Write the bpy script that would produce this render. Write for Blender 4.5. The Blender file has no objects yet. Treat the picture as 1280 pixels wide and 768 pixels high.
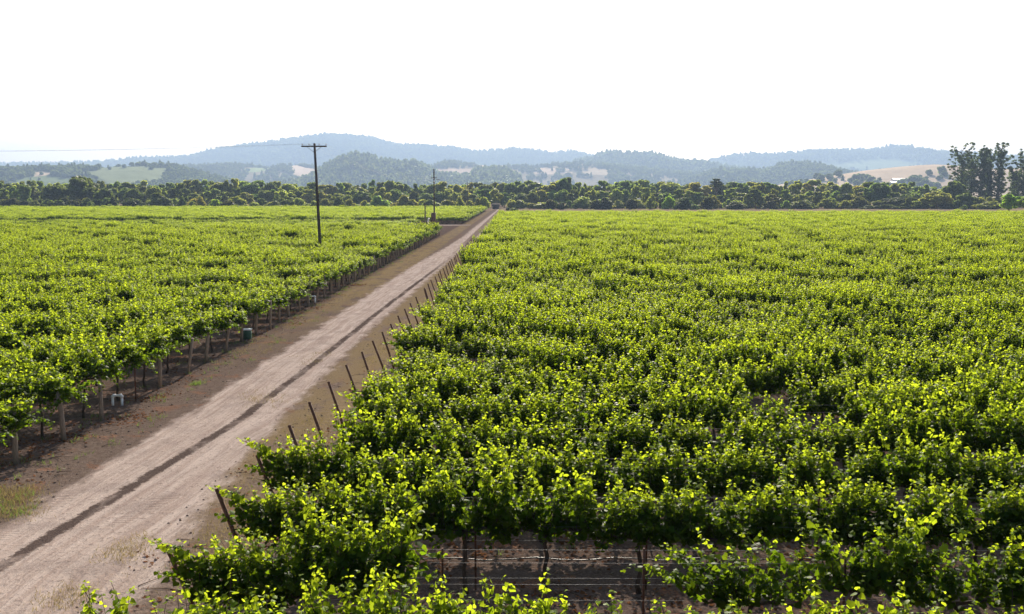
import bpy, math, random
import numpy as np
from mathutils import Vector

R = math.radians
rng = np.random.default_rng(7)
random.seed(7)
scene = bpy.context.scene
COL = scene.collection

# ------------------------------------------------------------------ camera, sky, sun, exposure
F, CX, CY, H0, Y0 = 1240.0, 640.0, 384.0, 7.0, 245.0
PITCH = math.atan((CY - Y0) / F)
cam_d = bpy.data.cameras.new('camera')
cam_d.sensor_width = 36.0
cam_d.lens = 36.0 * F / 1280.0
cam_d.clip_end = 30000
cam = bpy.data.objects.new('camera', cam_d)
cam.location = (0, 0, H0)
cam.rotation_euler = (R(90) - PITCH, 0, 0)
COL.objects.link(cam)
scene.camera = cam

SUN_EL, SUN_AZ = 30.0, 3.0
world = bpy.data.worlds.new('World')
scene.world = world
world.use_nodes = True
wn = world.node_tree
wn.nodes.clear()
wo = wn.nodes.new('ShaderNodeOutputWorld')
wb = wn.nodes.new('ShaderNodeBackground')
ws = wn.nodes.new('ShaderNodeTexSky')
ws.sky_type = 'NISHITA'
ws.sun_disc = False
ws.sun_elevation = R(SUN_EL)
ws.sun_rotation = R(SUN_AZ)
ws.altitude = 0
ws.air_density = 1.0
ws.dust_density = 3.0
ws.ozone_density = 1.0
wb.inputs['Strength'].default_value = 0.07
wn.links.new(ws.outputs[0], wb.inputs[0])
wn.links.new(wb.outputs[0], wo.inputs[0])

sd = bpy.data.lights.new('sun', 'SUN')
sd.energy = 5.0
sd.angle = R(0.5)
sd.color = (1.0, 0.90, 0.75)
sun = bpy.data.objects.new('sun', sd)
e, a = R(SUN_EL), R(SUN_AZ)
sv = Vector((math.sin(a) * math.cos(e), math.cos(a) * math.cos(e), math.sin(e)))
sun.rotation_euler = (-sv).to_track_quat('-Z', 'Y').to_euler()
sun.location = sv * 200
COL.objects.link(sun)

scene.view_settings.view_transform = 'Standard'
scene.view_settings.look = 'None'
scene.view_settings.gamma = 1.0
scene.view_settings.exposure = 1.35
scene.cycles.use_denoising = True
scene.cycles.denoiser = 'OPENIMAGEDENOISE'
scene.cycles.max_bounces = 7
scene.cycles.diffuse_bounces = 3
scene.cycles.glossy_bounces = 2
scene.cycles.transmission_bounces = 4
scene.cycles.volume_bounces = 0
scene.cycles.use_adaptive_sampling = True
scene.cycles.adaptive_threshold = 0.015
scene.cycles.sample_clamp_indirect = 6

HAZE_DENSITY = 1.3e-4


def G(px, py, z=0.0):
    """world point at height z seen at a pixel of the 1280 wide photograph"""
    dx, dy, dz = px - CX, F, -(py - CY)
    Y = dy * math.cos(PITCH) + dz * math.sin(PITCH)
    Z = -dy * math.sin(PITCH) + dz * math.cos(PITCH)
    t = (z - H0) / Z
    return dx * t, Y * t


def GD(px, py, D):
    """world x and z of a pixel at ground distance D"""
    dx, dy, dz = px - CX, F, -(py - CY)
    Y = dy * math.cos(PITCH) + dz * math.sin(PITCH)
    Z = -dy * math.sin(PITCH) + dz * math.cos(PITCH)
    t = D / Y
    return dx * t, H0 + Z * t


def project(x, y, z):
    z = z - H0
    c, s = math.cos(PITCH), math.sin(PITCH)
    d = y * c - z * s
    u = y * s + z * c
    return CX + F * x / d, CY - F * u / d


# ------------------------------------------------------------------ helpers
def tag(o, label=None, cat=None, group=None, kind=None):
    if label: o['label'] = label
    if cat: o['category'] = cat
    if group: o['group'] = group
    if kind: o['kind'] = kind
    return o


def empty(name, loc=(0, 0, 0), rz=0.0, scale=1.0):
    o = bpy.data.objects.new(name, None)
    o.location = loc
    o.rotation_euler = (0, 0, rz)
    o.scale = (scale,) * 3 if not hasattr(scale, '__len__') else scale
    o.empty_display_size = 0.2
    COL.objects.link(o)
    return o


class MB:
    """collects geometry for one mesh"""
    def __init__(s):
        s.v, s.f, s.a, s.n = [], [], [], 0

    def add(s, verts, faces, att=0.0):
        verts = np.asarray(verts, float).reshape(-1, 3)
        s.v.append(verts)
        for f in faces:
            s.f.append(tuple(int(i) + s.n for i in f))
        att = np.full(len(verts), att) if np.isscalar(att) else np.asarray(att, float)
        s.a.append(att)
        s.n += len(verts)

    def leaves(s, tmpl, tfaces, P, nrm, tip, size, att):
        nrm = nrm / np.maximum(np.linalg.norm(nrm, axis=1, keepdims=True), 1e-6)
        tip = tip - nrm * (tip * nrm).sum(1, keepdims=True)
        tip = tip / np.maximum(np.linalg.norm(tip, axis=1, keepdims=True), 1e-6)
        u = np.cross(tip, nrm)
        T = np.asarray(tmpl, float)
        N, k = len(P), len(T)
        V = (P[:, None, :] + size[:, None, None] *
             (T[None, :, 0, None] * u[:, None] + T[None, :, 1, None] * tip[:, None] + T[None, :, 2, None] * nrm[:, None]))
        s.v.append(V.reshape(-1, 3))
        base = s.n
        for i in range(N):
            b = base + i * k
            for f in tfaces:
                s.f.append(tuple(b + j for j in f))
        s.a.append(np.repeat(att, k))
        s.n += N * k

    def tube(s, pts, rad, n=6, att=0.0, cap=True):
        pts = np.asarray(pts, float)
        m = len(pts)
        rad = np.full(m, rad) if np.isscalar(rad) else np.asarray(rad, float)
        d = np.gradient(pts, axis=0)
        d /= np.maximum(np.linalg.norm(d, axis=1, keepdims=True), 1e-9)
        ref = np.array([0.31, 0.17, 0.93]) if abs(d[:, 2]).mean() < 0.8 else np.array([0.93, 0.31, 0.1])
        u = np.cross(d, ref); u /= np.linalg.norm(u, axis=1, keepdims=True)
        w = np.cross(d, u)
        t = np.arange(n) * 2 * np.pi / n
        V = pts[:, None] + rad[:, None, None] * (np.cos(t)[None, :, None] * u[:, None] + np.sin(t)[None, :, None] * w[:, None])
        fs = []
        for i in range(m - 1):
            for j in range(n):
                j2 = (j + 1) % n
                fs.append((i * n + j, i * n + j2, (i + 1) * n + j2, (i + 1) * n + j))
        if cap:
            fs.append(tuple(range(n))[::-1])
            fs.append(tuple((m - 1) * n + j for j in range(n)))
        s.add(V.reshape(-1, 3), fs, att)

    def box(s, c, d, att=0.0, bev=0.0, rz=0.0):
        x, y, z = [q / 2 for q in d]
        b = min(bev, x * .9, y * .9, z * .9) if bev else 0
        if b:
            pts, fs = [], []
            for sz in (-1, 1):
                for ins, zz in ((b, z), (0, z - b)) if sz > 0 else ((0, z - b), (b, z)):
                    for sx, sy in ((-1, -1), (1, -1), (1, 1), (-1, 1)):
                        pts.append((sx * (x - ins), sy * (y - ins), sz * zz))
            fs.append((3, 2, 1, 0)) if False else None
            order = [4, 0, 8, 12]
            V = pts
            # rings: 0-3 lower wide(-z+b), 4-7 lower inset(-z), 8-11 top inset(z), 12-15 upper wide
            rings = [[4, 5, 6, 7], [0, 1, 2, 3], [12, 13, 14, 15], [8, 9, 10, 11]]
            fs = [tuple(rings[0][::-1]), tuple(rings[3])]
            for r0, r1 in zip(rings[:-1], rings[1:]):
                for j in range(4):
                    fs.append((r0[j], r0[(j + 1) % 4], r1[(j + 1) % 4], r1[j]))
        else:
            V = [(sx * x, sy * y, sz * z) for sz in (-1, 1) for sx, sy in ((-1, -1), (1, -1), (1, 1), (-1, 1))]
            fs = [(3, 2, 1, 0), (4, 5, 6, 7)] + [(j, (j + 1) % 4, 4 + (j + 1) % 4, 4 + j) for j in range(4)]
        V = np.asarray(V, float)
        cr, sr = math.cos(rz), math.sin(rz)
        V = np.stack([V[:, 0] * cr - V[:, 1] * sr, V[:, 0] * sr + V[:, 1] * cr, V[:, 2]], 1)
        s.add(V + np.asarray(c, float), fs, att)

    def mesh(s, name, mat=None, smooth=False, attname='age_sun'):
        me = bpy.data.meshes.new(name)
        V = np.concatenate(s.v).astype(np.float32) if s.v else np.zeros((0, 3), np.float32)
        tot = np.array([len(f) for f in s.f], np.int32)
        loops = np.array([i for f in s.f for i in f], np.int32)
        me.vertices.add(len(V)); me.vertices.foreach_set('co', V.ravel())
        if len(tot):
            me.loops.add(len(loops)); me.loops.foreach_set('vertex_index', loops)
            me.polygons.add(len(tot))
            st = np.zeros(len(tot), np.int32); st[1:] = np.cumsum(tot)[:-1]
            me.polygons.foreach_set('loop_start', st)
            me.polygons.foreach_set('loop_total', tot)
            if smooth: me.polygons.foreach_set('use_smooth', np.ones(len(tot), bool))
        at = me.attributes.new(attname, 'FLOAT', 'POINT')
        at.data.foreach_set('value', np.concatenate(s.a).astype(np.float32))
        me.update(calc_edges=True)
        me.validate()
        if mat: me.materials.append(mat)
        return me

    def build(s, name, mat=None, parent=None, smooth=False, loc=None):
        return link(name, s.mesh(name, mat, smooth), parent, loc)


def link(name, me, parent=None, loc=None):
    o = bpy.data.objects.new(name, me)
    if loc is not None: o.location = loc
    if parent: o.parent = parent
    COL.objects.link(o)
    return o


# ------------------------------------------------------------------ materials
def new_mat(name):
    m = bpy.data.materials.new(name)
    m.use_nodes = True
    nt = m.node_tree
    nt.nodes.clear()
    out = nt.nodes.new('ShaderNodeOutputMaterial')
    return m, nt, out


def N(nt, typ, **kw):
    n = nt.nodes.new(typ)
    for k, v in kw.items():
        if k.startswith('i_'):
            n.inputs[k[2:].replace('_', ' ')].default_value = v
        else:
            setattr(n, k, v)
    return n


def mix_rgb(nt, fac, c1, c2, blend='MIX'):
    n = nt.nodes.new('ShaderNodeMix')
    n.data_type = 'RGBA'; n.blend_type = blend; n.clamp_factor = True
    for sock, v in ((n.inputs[0], fac), (n.inputs[6], c1), (n.inputs[7], c2)):
        if hasattr(v, 'is_output'): nt.links.new(v, sock)
        elif isinstance(v, (tuple, list)): sock.default_value = (*v[:3], 1.0)
        else: sock.default_value = v
    return n.outputs[2]


def math_n(nt, op, a_, b_=None, c_=None, clamp=False):
    n = nt.nodes.new('ShaderNodeMath'); n.operation = op; n.use_clamp = clamp
    for sock, v in zip(n.inputs, (a_, b_, c_)):
        if v is None: continue
        if hasattr(v, 'is_output'): nt.links.new(v, sock)
        else: sock.default_value = v
    return n.outputs[0]


def ramp(nt, v, lo, hi, smooth=True):
    n = nt.nodes.new('ShaderNodeMapRange')
    n.clamp = True
    if smooth: n.interpolation_type = 'SMOOTHSTEP'
    nt.links.new(v, n.inputs[0])
    n.inputs[1].default_value = lo; n.inputs[2].default_value = hi
    return n.outputs[0]


def noise(nt, vec, scale, detail=4.0, rough=0.55, dist=0.0):
    n = nt.nodes.new('ShaderNodeTexNoise')
    n.inputs['Scale'].default_value = scale
    n.inputs['Detail'].default_value = detail
    n.inputs['Roughness'].default_value = rough
    n.inputs['Distortion'].default_value = dist
    if vec is not None: nt.links.new(vec, n.inputs['Vector'])
    return n.outputs[0]


def scaled(nt, vec, sx, sy, sz):
    n = nt.nodes.new('ShaderNodeVectorMath'); n.operation = 'MULTIPLY'
    nt.links.new(vec, n.inputs[0]); n.inputs[1].default_value = (sx, sy, sz)
    return n.outputs[0]


def pos(nt):
    return nt.nodes.new('ShaderNodeNewGeometry').outputs['Position']


def leaf_material(name, mature, young, tr_mature, tr_young, trans=0.5, gloss=0.32, objcol=False):
    m, nt, out = new_mat(name)
    geo = N(nt, 'ShaderNodeNewGeometry')
    at = N(nt, 'ShaderNodeAttribute', attribute_name='age_sun')
    rnd = geo.outputs['Random Per Island']
    age_sun = math_n(nt, 'MULTIPLY_ADD', rnd, 0.26, math_n(nt, 'SUBTRACT', at.outputs['Fac'], 0.13), clamp=True)
    cd = mix_rgb(nt, age_sun, mature, young)  # on vines the young tint also carries sunlight painted into the canopy tops
    ct = mix_rgb(nt, age_sun, tr_mature, tr_young)
    r2 = math_n(nt, 'FRACT', math_n(nt, 'MULTIPLY', rnd, 17.31))
    br = math_n(nt, 'MULTIPLY_ADD', r2, 0.6, 0.7)
    if objcol:
        oi = N(nt, 'ShaderNodeObjectInfo')
        cd = mix_rgb(nt, 1.0, cd, oi.outputs['Color'], 'MULTIPLY')
        ct = mix_rgb(nt, 1.0, ct, oi.outputs['Color'], 'MULTIPLY')
    comb = N(nt, 'ShaderNodeCombineColor')
    for i in range(3): nt.links.new(br, comb.inputs[i])
    cd = mix_rgb(nt, 1.0, cd, comb.outputs[0], 'MULTIPLY')
    ct = mix_rgb(nt, 1.0, ct, comb.outputs[0], 'MULTIPLY')
    p = N(nt, 'ShaderNodeBsdfPrincipled')
    nt.links.new(cd, p.inputs['Base Color'])
    p.inputs['Roughness'].default_value = 0.5
    p.inputs['Specular IOR Level'].default_value = gloss
    t = N(nt, 'ShaderNodeBsdfTranslucent')
    nt.links.new(ct, t.inputs['Color'])
    ms = N(nt, 'ShaderNodeMixShader')
    ms.inputs[0].default_value = trans
    nt.links.new(p.outputs[0], ms.inputs[1]); nt.links.new(t.outputs[0], ms.inputs[2])
    nt.links.new(ms.outputs[0], out.inputs[0])
    return m


def rough_material(name, c1, c2, scale=6.0, rough=0.85, stretch=(1, 1, 1), bump=0.3, metallic=0.0, local=True, spec=0.3):
    m, nt, out = new_mat(name)
    if local:
        tc = N(nt, 'ShaderNodeTexCoord').outputs['Object']
    else:
        tc = pos(nt)
    v = scaled(nt, tc, *stretch)
    n1 = noise(nt, v, scale, 5, 0.62)
    n2 = noise(nt, v, scale * 5.3, 3, 0.6)
    f = math_n(nt, 'MULTIPLY_ADD', n2, 0.4, math_n(nt, 'MULTIPLY', n1, 0.6))
    f = ramp(nt, f, 0.32, 0.68)
    p = N(nt, 'ShaderNodeBsdfPrincipled')
    nt.links.new(mix_rgb(nt, f, c1, c2), p.inputs['Base Color'])
    p.inputs['Roughness'].default_value = rough
    p.inputs['Metallic'].default_value = metallic
    p.inputs['Specular IOR Level'].default_value = spec
    if bump:
        b = N(nt, 'ShaderNodeBump'); b.inputs['Strength'].default_value = bump; b.inputs['Distance'].default_value = 0.02
        nt.links.new(f, b.inputs['Height']); nt.links.new(b.outputs[0], p.inputs['Normal'])
    nt.links.new(p.outputs[0], out.inputs[0])
    return m


M = {}
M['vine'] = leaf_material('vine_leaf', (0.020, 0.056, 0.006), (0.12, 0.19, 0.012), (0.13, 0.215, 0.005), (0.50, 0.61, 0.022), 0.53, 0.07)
M['tree'] = leaf_material('tree_leaf', (0.080, 0.110, 0.040), (0.14, 0.18, 0.055), (0.24, 0.30, 0.07), (0.36, 0.42, 0.09), 0.5, 0.02, objcol=True)
M['bark'] = rough_material('vine_bark', (0.035, 0.024, 0.018), (0.10, 0.07, 0.05), 22, 0.95, (1, 1, .25), 0.6)
M['tree_bark'] = rough_material('tree_bark', (0.06, 0.045, 0.035), (0.14, 0.11, 0.085), 3, 0.95, (1, 1, .25), 0.4)
M['post_wood'] = rough_material('weathered_post_wood', (0.16, 0.125, 0.095), (0.34, 0.29, 0.23), 14, 0.9, (1, 1, .12), 0.5)
M['pole_wood'] = rough_material('dark_pole_wood', (0.062, 0.047, 0.039), (0.135, 0.105, 0.084), 9, 0.85, (1, 1, .08), 0.4)
M['rust'] = rough_material('rusty_steel', (0.060, 0.026, 0.016), (0.15, 0.068, 0.040), 24, 0.8, (1, 1, .4), 0.4, 0.1)
M['wire'] = rough_material('galvanised_wire', (0.30, 0.30, 0.30), (0.42, 0.42, 0.42), 10, 0.5, bump=0, metallic=0.7)
M['hose'] = rough_material('drip_hose', (0.03, 0.03, 0.03), (0.06, 0.055, 0.05), 3, 0.35, bump=0, spec=0.6)
M['pvc'] = rough_material('white_pvc', (0.70, 0.70, 0.68), (0.82, 0.82, 0.80), 5, 0.45, bump=0.05)
M['green_plastic'] = rough_material('green_plastic', (0.03, 0.085, 0.055), (0.05, 0.12, 0.08), 5, 0.5, bump=0.05)
M['brown_metal'] = rough_material('brown_painted_metal', (0.10, 0.050, 0.036), (0.16, 0.085, 0.06), 2, 0.6, bump=0.1)
M['porcelain'] = rough_material('insulator_glaze', (0.30, 0.25, 0.22), (0.45, 0.40, 0.36), 4, 0.25, bump=0)
M['pale_sign'] = rough_material('faded_tag', (0.55, 0.47, 0.42), (0.72, 0.66, 0.60), 9, 0.7, bump=0.05)
M['roof'] = rough_material('pale_metal_roof', (0.62, 0.58, 0.54), (0.76, 0.72, 0.68), 0.3, 0.5, bump=0.05)
M['wall'] = rough_material('shed_wall', (0.20, 0.17, 0.15), (0.30, 0.26, 0.23), 0.5, 0.8, bump=0.1)
M['dark_wood'] = rough_material('dark_boards', (0.020, 0.018, 0.017), (0.045, 0.038, 0.034), 3, 0.95, (1, 1, .2), 0.3, spec=0.02)
M['dark_glass'] = rough_material('dark_glass', (0.015, 0.018, 0.02), (0.025, 0.028, 0.03), 1, 0.15, bump=0, spec=0.6)


def soil_nodes(nt):
    """field soil: returns colour and height sockets"""
    p = pos(nt)
    big = noise(nt, p, 0.35, 4, 0.6)
    mid = noise(nt, p, 2.6, 6, 0.65)
    fine = noise(nt, p, 16.0, 6, 0.7)
    c = mix_rgb(nt, ramp(nt, mid, 0.3, 0.7), (0.066, 0.045, 0.037), (0.125, 0.088, 0.072))
    c = mix_rgb(nt, ramp(nt, fine, 0.35, 0.72), c, (0.175, 0.130, 0.107))
    c = mix_rgb(nt, math_n(nt, 'MULTIPLY', ramp(nt, big, 0.42, 0.66), 0.5), c, (0.165, 0.118, 0.096))
    sepx = N(nt, 'ShaderNodeSeparateXYZ'); nt.links.new(p, sepx.inputs[0]); X = sepx.outputs[0]
    vm = math_n(nt, 'MULTIPLY', ramp(nt, X, -12.9, -11.6), ramp(nt, X, -4.4, -5.4))
    vm = math_n(nt, 'MULTIPLY', vm, math_n(nt, 'MULTIPLY_ADD', ramp(nt, X, -10, -7), 0.4, 0.4))
    c = mix_rgb(nt, vm, c, mix_rgb(nt, ramp(nt, noise(nt, p, 6, 6, 0.7), 0.3, 0.7), (0.175, 0.122, 0.092), (0.33, 0.25, 0.195)))
    red = math_n(nt, 'MULTIPLY', ramp(nt, noise(nt, p, 0.9, 5, 0.6, 0.4), 0.56, 0.63), ramp(nt, noise(nt, p, 22, 3, 0.6), 0.42, 0.58))
    c = mix_rgb(nt, math_n(nt, 'MULTIPLY', red, 0.75), c, (0.30, 0.135, 0.075))
    Y = sepx.outputs[1]
    big0 = big
    # dry tan grass on the verges, in patches that get wider away from the near corner
    big = noise(nt, scaled(nt, p, 1, .35, 1), 0.9, 5, 0.6)
    lv = math_n(nt, 'MULTIPLY', ramp(nt, X, -12.6, -11.9), ramp(nt, X, -9.4, -10.2))
    lv = math_n(nt, 'MULTIPLY', lv, ramp(nt, Y, 38, 75))
    rv = math_n(nt, 'MULTIPLY', ramp(nt, X, -7.7, -7.0), ramp(nt, X, -4.7, -5.3))
    rv = math_n(nt, 'MULTIPLY', rv, ramp(nt, Y, 16, 27))
    ver = math_n(nt, 'MULTIPLY', math_n(nt, 'ADD', lv, rv, clamp=True), ramp(nt, big, 0.36, 0.52))
    fg = noise(nt, p, 30, 4, 0.7)
    gcol = mix_rgb(nt, ramp(nt, fg, 0.3, 0.7), (0.20, 0.145, 0.075), (0.36, 0.26, 0.145))
    c = mix_rgb(nt, math_n(nt, 'MULTIPLY', ver, 0.8), c, gcol)
    vor = N(nt, 'ShaderNodeTexVoronoi'); vor.inputs['Scale'].default_value = 9
    nt.links.new(p, vor.inputs['Vector'])
    h = math_n(nt, 'ADD', math_n(nt, 'MULTIPLY', mid, 0.10), math_n(nt, 'MULTIPLY', fine, 0.035))
    h = math_n(nt, 'MULTIPLY_ADD', vor.outputs['Distance'], -0.02, h)
    return p, c, h


def finish(nt, out, c, h, rough=0.95, dist=1.0, strength=0.9):
    b = N(nt, 'ShaderNodeBump'); b.inputs['Distance'].default_value = dist; b.inputs['Strength'].default_value = strength
    nt.links.new(h, b.inputs['Height'])
    d = N(nt, 'ShaderNodeBsdfDiffuse'); d.inputs['Roughness'].default_value = 0.6
    nt.links.new(c, d.inputs['Color']); nt.links.new(b.outputs[0], d.inputs['Normal'])
    nt.links.new(d.outputs[0], out.inputs[0])


def ground_material():
    m, nt, out = new_mat('field_soil')
    p, c, h = soil_nodes(nt)
    finish(nt, out, c, h)
    return m


def road_material():
    m, nt, out = new_mat('dirt_track')
    p, cs, hs = soil_nodes(nt)
    sep = N(nt, 'ShaderNodeSeparateXYZ'); nt.links.new(p, sep.inputs[0])
    ds = N(nt, 'ShaderNodeAttribute', attribute_name='ds').outputs['Fac']      # metres from the dark rut
    de = N(nt, 'ShaderNodeAttribute', attribute_name='de').outputs['Fac']      # metres inside the nearest edge
    cv = N(nt, 'ShaderNodeCombineXYZ')
    wand = math_n(nt, 'MULTIPLY_ADD', noise(nt, scaled(nt, p, .5, .12, 1), 1.0, 3, 0.5), 1.1, -0.55)
    nt.links.new(math_n(nt, 'ADD', ds, wand), cv.inputs[0]); nt.links.new(sep.outputs[1], cv.inputs[1])
    st = noise(nt, scaled(nt, cv.outputs[0], 1, 0.035, 1), 4.5, 5, 0.65)
    st2 = noise(nt, scaled(nt, cv.outputs[0], 1, 0.02, 1), 14, 4, 0.6)
    blot = noise(nt, p, 0.8, 5, 0.6)
    fine = noise(nt, p, 26, 6, 0.75)
    clod = noise(nt, scaled(nt, p, 1, .6, 1), 9, 5, 0.7)
    c = mix_rgb(nt, ramp(nt, st, 0.32, 0.66), (0.45, 0.335, 0.272), (0.64, 0.515, 0.435))
    c = mix_rgb(nt, math_n(nt, 'MULTIPLY', ramp(nt, st2, 0.5, 0.7), 0.5), c, (0.31, 0.232, 0.20))
    c = mix_rgb(nt, math_n(nt, 'MULTIPLY', ramp(nt, blot, 0.46, 0.68), 0.6), c, (0.34, 0.262, 0.222))
    c = mix_rgb(nt, math_n(nt, 'MULTIPLY', ramp(nt, clod, 0.53, 0.66), 0.7), c, (0.24, 0.18, 0.15))
    c = mix_rgb(nt, math_n(nt, 'MULTIPLY', ramp(nt, fine, 0.48, 0.66), 0.55), c, (0.58, 0.485, 0.435))
    # pressed tread prints in the wheel lines
    wv = N(nt, 'ShaderNodeTexWave', wave_type='BANDS', bands_direction='Y')
    wv.inputs['Scale'].default_value = 2.6; wv.inputs['Distortion'].default_value = 2.0; wv.inputs['Detail'].default_value = 2.0
    nt.links.new(p, wv.inputs['Vector'])
    wl = math_n(nt, 'ABSOLUTE', math_n(nt, 'SUBTRACT', math_n(nt, 'ABSOLUTE', math_n(nt, 'ADD', ds, wand)), 1.15))
    tread = math_n(nt, 'MULTIPLY', ramp(nt, wl, 0.30, 0.16), ramp(nt, noise(nt, p, 0.55, 3, 0.5), 0.46, 0.58))
    tread = math_n(nt, 'MULTIPLY', tread, ramp(nt, wv.outputs['Fac'], 0.45, 0.75))
    c = mix_rgb(nt, math_n(nt, 'MULTIPLY', tread, 0.45), c, (0.25, 0.185, 0.155))
    # dark harrowed rut along the middle
    wob = math_n(nt, 'MULTIPLY_ADD', noise(nt, p, 3.2, 6, 0.75), 0.36, -0.18)
    wob = math_n(nt, 'ADD', wob, math_n(nt, 'MULTIPLY_ADD', noise(nt, scaled(nt, p, .3, 1, 1), 0.28, 3, 0.6), 0.16, -0.08))
    wob = math_n(nt, 'ADD', wob, math_n(nt, 'MULTIPLY_ADD', noise(nt, p, 9, 5, 0.75), 0.30, -0.15))
    dd = math_n(nt, 'ABSOLUTE', math_n(nt, 'ADD', ds, wob))
    rut = ramp(nt, dd, 0.20, 0.12)
    brk = math_n(nt, 'MULTIPLY_ADD', ramp(nt, noise(nt, scaled(nt, p, 1, .5, 1), 1.1, 4, 0.6), 0.32, 0.50), 0.5, 0.5)
    rut = math_n(nt, 'MULTIPLY', math_n(nt, 'MULTIPLY', rut, brk), ramp(nt, sep.outputs[1], 125, 80))
    rc = mix_rgb(nt, ramp(nt, fine, 0.35, 0.65), (0.055, 0.038, 0.032), (0.13, 0.092, 0.078))
    c = mix_rgb(nt, math_n(nt, 'MULTIPLY', rut, 0.92), c, rc)
    # far down the track: a brown middle between two pale wheel lines
    med = ramp(nt, math_n(nt, 'ABSOLUTE', math_n(nt, 'ADD', math_n(nt, 'SUBTRACT', ds, 0.35), wob)), 0.75, 0.45)
    med = math_n(nt, 'MULTIPLY', med, ramp(nt, sep.outputs[1], 90, 170))
    c = mix_rgb(nt, math_n(nt, 'MULTIPLY', med, 0.75), c, (0.17, 0.12, 0.085))
    # ragged edge into the soil
    ew = math_n(nt, 'ADD', de, math_n(nt, 'MULTIPLY_ADD', noise(nt, scaled(nt, p, 1, .4, 1), 1.6, 6, 0.65), 1.7, -0.95))
    edge = ramp(nt, ew, -0.1, 0.45)
    c = mix_rgb(nt, edge, cs, c)
    h = math_n(nt, 'ADD', math_n(nt, 'MULTIPLY', st, 0.05), math_n(nt, 'MULTIPLY', fine, 0.045))
    h = math_n(nt, 'ADD', h, math_n(nt, 'MULTIPLY', clod, 0.09))
    h = math_n(nt, 'MULTIPLY_ADD', rut, -0.03, math_n(nt, 'MULTIPLY_ADD', tread, -0.02, h))
    finish(nt, out, c, h, dist=1.0, strength=0.8)
    return m


def grass_ground(name, c1, c2, c3, sc=0.06):
    m, nt, out = new_mat(name)
    p = pos(nt)
    n1 = noise(nt, scaled(nt, p, 1, .4, 1), sc, 6, 0.65)
    n2 = noise(nt, p, 1.7, 5, 0.7)
    c = mix_rgb(nt, ramp(nt, n1, 0.38, 0.62), c1, c2)
    c = mix_rgb(nt, math_n(nt, 'MULTIPLY', ramp(nt, n2, 0.5, 0.7), 0.6), c, c3)
    finish(nt, out, c, n2, dist=0.4, strength=0.6)
    return m


M['ground'] = ground_material()
M['road'] = road_material()
M['meadow'] = grass_ground('dry_meadow', (0.30, 0.21, 0.14), (0.36, 0.27, 0.18), (0.20, 0.15, 0.09))


def attr_col_material(name, scale=0.02):
    m, nt, out = new_mat(name)
    at = N(nt, 'ShaderNodeAttribute', attribute_name='Col')
    p = pos(nt)
    n1 = noise(nt, p, scale, 6, 0.65)
    n2 = noise(nt, p, scale * 9, 4, 0.65)
    f = math_n(nt, 'MULTIPLY_ADD', n1, 0.7, math_n(nt, 'MULTIPLY_ADD', n2, 0.5, 0.40))
    comb = N(nt, 'ShaderNodeCombineColor')
    for i in range(3): nt.links.new(f, comb.inputs[i])
    c = mix_rgb(nt, 1.0, at.outputs['Color'], comb.outputs[0], 'MULTIPLY')
    d = N(nt, 'ShaderNodeBsdfDiffuse')
    nt.links.new(c, d.inputs['Color']); nt.links.new(d.outputs[0], out.inputs[0])
    return m


M['hill'] = attr_col_material('hill_ground')
M['dry_blade'] = leaf_material('dry_grass_blade', (0.22, 0.17, 0.075), (0.34, 0.27, 0.13), (0.20, 0.16, 0.06), (0.3, 0.25, 0.1), 0.3, 0.1)
M['weed'] = leaf_material('weed_leaf', (0.07, 0.11, 0.03), (0.14, 0.18, 0.05), (0.12, 0.2, 0.03), (0.2, 0.28, 0.05), 0.35, 0.2)
M['clod'] = rough_material('soil_clod', (0.10, 0.072, 0.058), (0.20, 0.15, 0.122), 3, 0.95, bump=0.2, local=False)

# ------------------------------------------------------------------ ground, track, meadow
g = MB()
g.add([(-10000, -300, 0), (10000, -300, 0), (10000, 11000, 0), (-10000, 11000, 0)], [(0, 1, 2, 3)])
tag(g.build('ground', M['ground']), kind='structure')

# track: left edge, right edge and rut, in metres
le = [(-20, -11.3), (16, -11.2), (23, -11.0), (32, -10.7), (60, -10.6), (99, -10.2), (140, -9.2), (170, -8.7), (206, -8.7), (300, -8.4), (434, -7.8), (520, -7.6)]
re = [(-20, -5.9), (16, -6.2), (25, -6.9), (36, -7.05), (46, -7.2), (55, -7.2), (80, -6.8), (113, -6.5), (160, -5.6), (217, -5.2), (300, -5.4), (480, -5.6), (520, -5.5)]
ru = [G(0, 710), G(75, 663), G(160, 612), G(300, 525), G(430, 425), G(480, 385), G(560, 325), G(585, 300)]
ru = [(-20, -9.9)] + [(y, x) for x, y in ru] + [(230, -6.9), (300, -6.8), (520, -6.5)]
ys = np.concatenate([np.arange(-20, 60, 1.0), np.arange(60, 521, 5.0)])
L_ = np.interp(ys, *zip(*le)); R_ = np.interp(ys, *zip(*re)); U_ = np.interp(ys, *zip(*ru))
nc = 15
V, fs, dsv, dev = [], [], [], []
for i, y in enumerate(ys):
    for j in range(nc):
        x = L_[i] - 1.0 + (R_[i] - L_[i] + 2.0) * j / (nc - 1)
        V.append((x, y, 0.005)); dsv.append(x - U_[i]); dev.append(min(x - L_[i], R_[i] - x))
for i in range(len(ys) - 1):
    for j in range(nc - 1):
        q = i * nc + j
        fs.append((q, q + 1, q + nc + 1, q + nc))
rb = MB(); rb.add(V, fs)
rm = rb.mesh('dirt_road', M['road'])
for nme, val in (('ds', dsv), ('de', dev)):
    at = rm.attributes.new(nme, 'FLOAT', 'POINT'); at.data.foreach_set('value', np.array(val, np.float32))
tag(link('dirt_road', rm), kind='structure')

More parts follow.
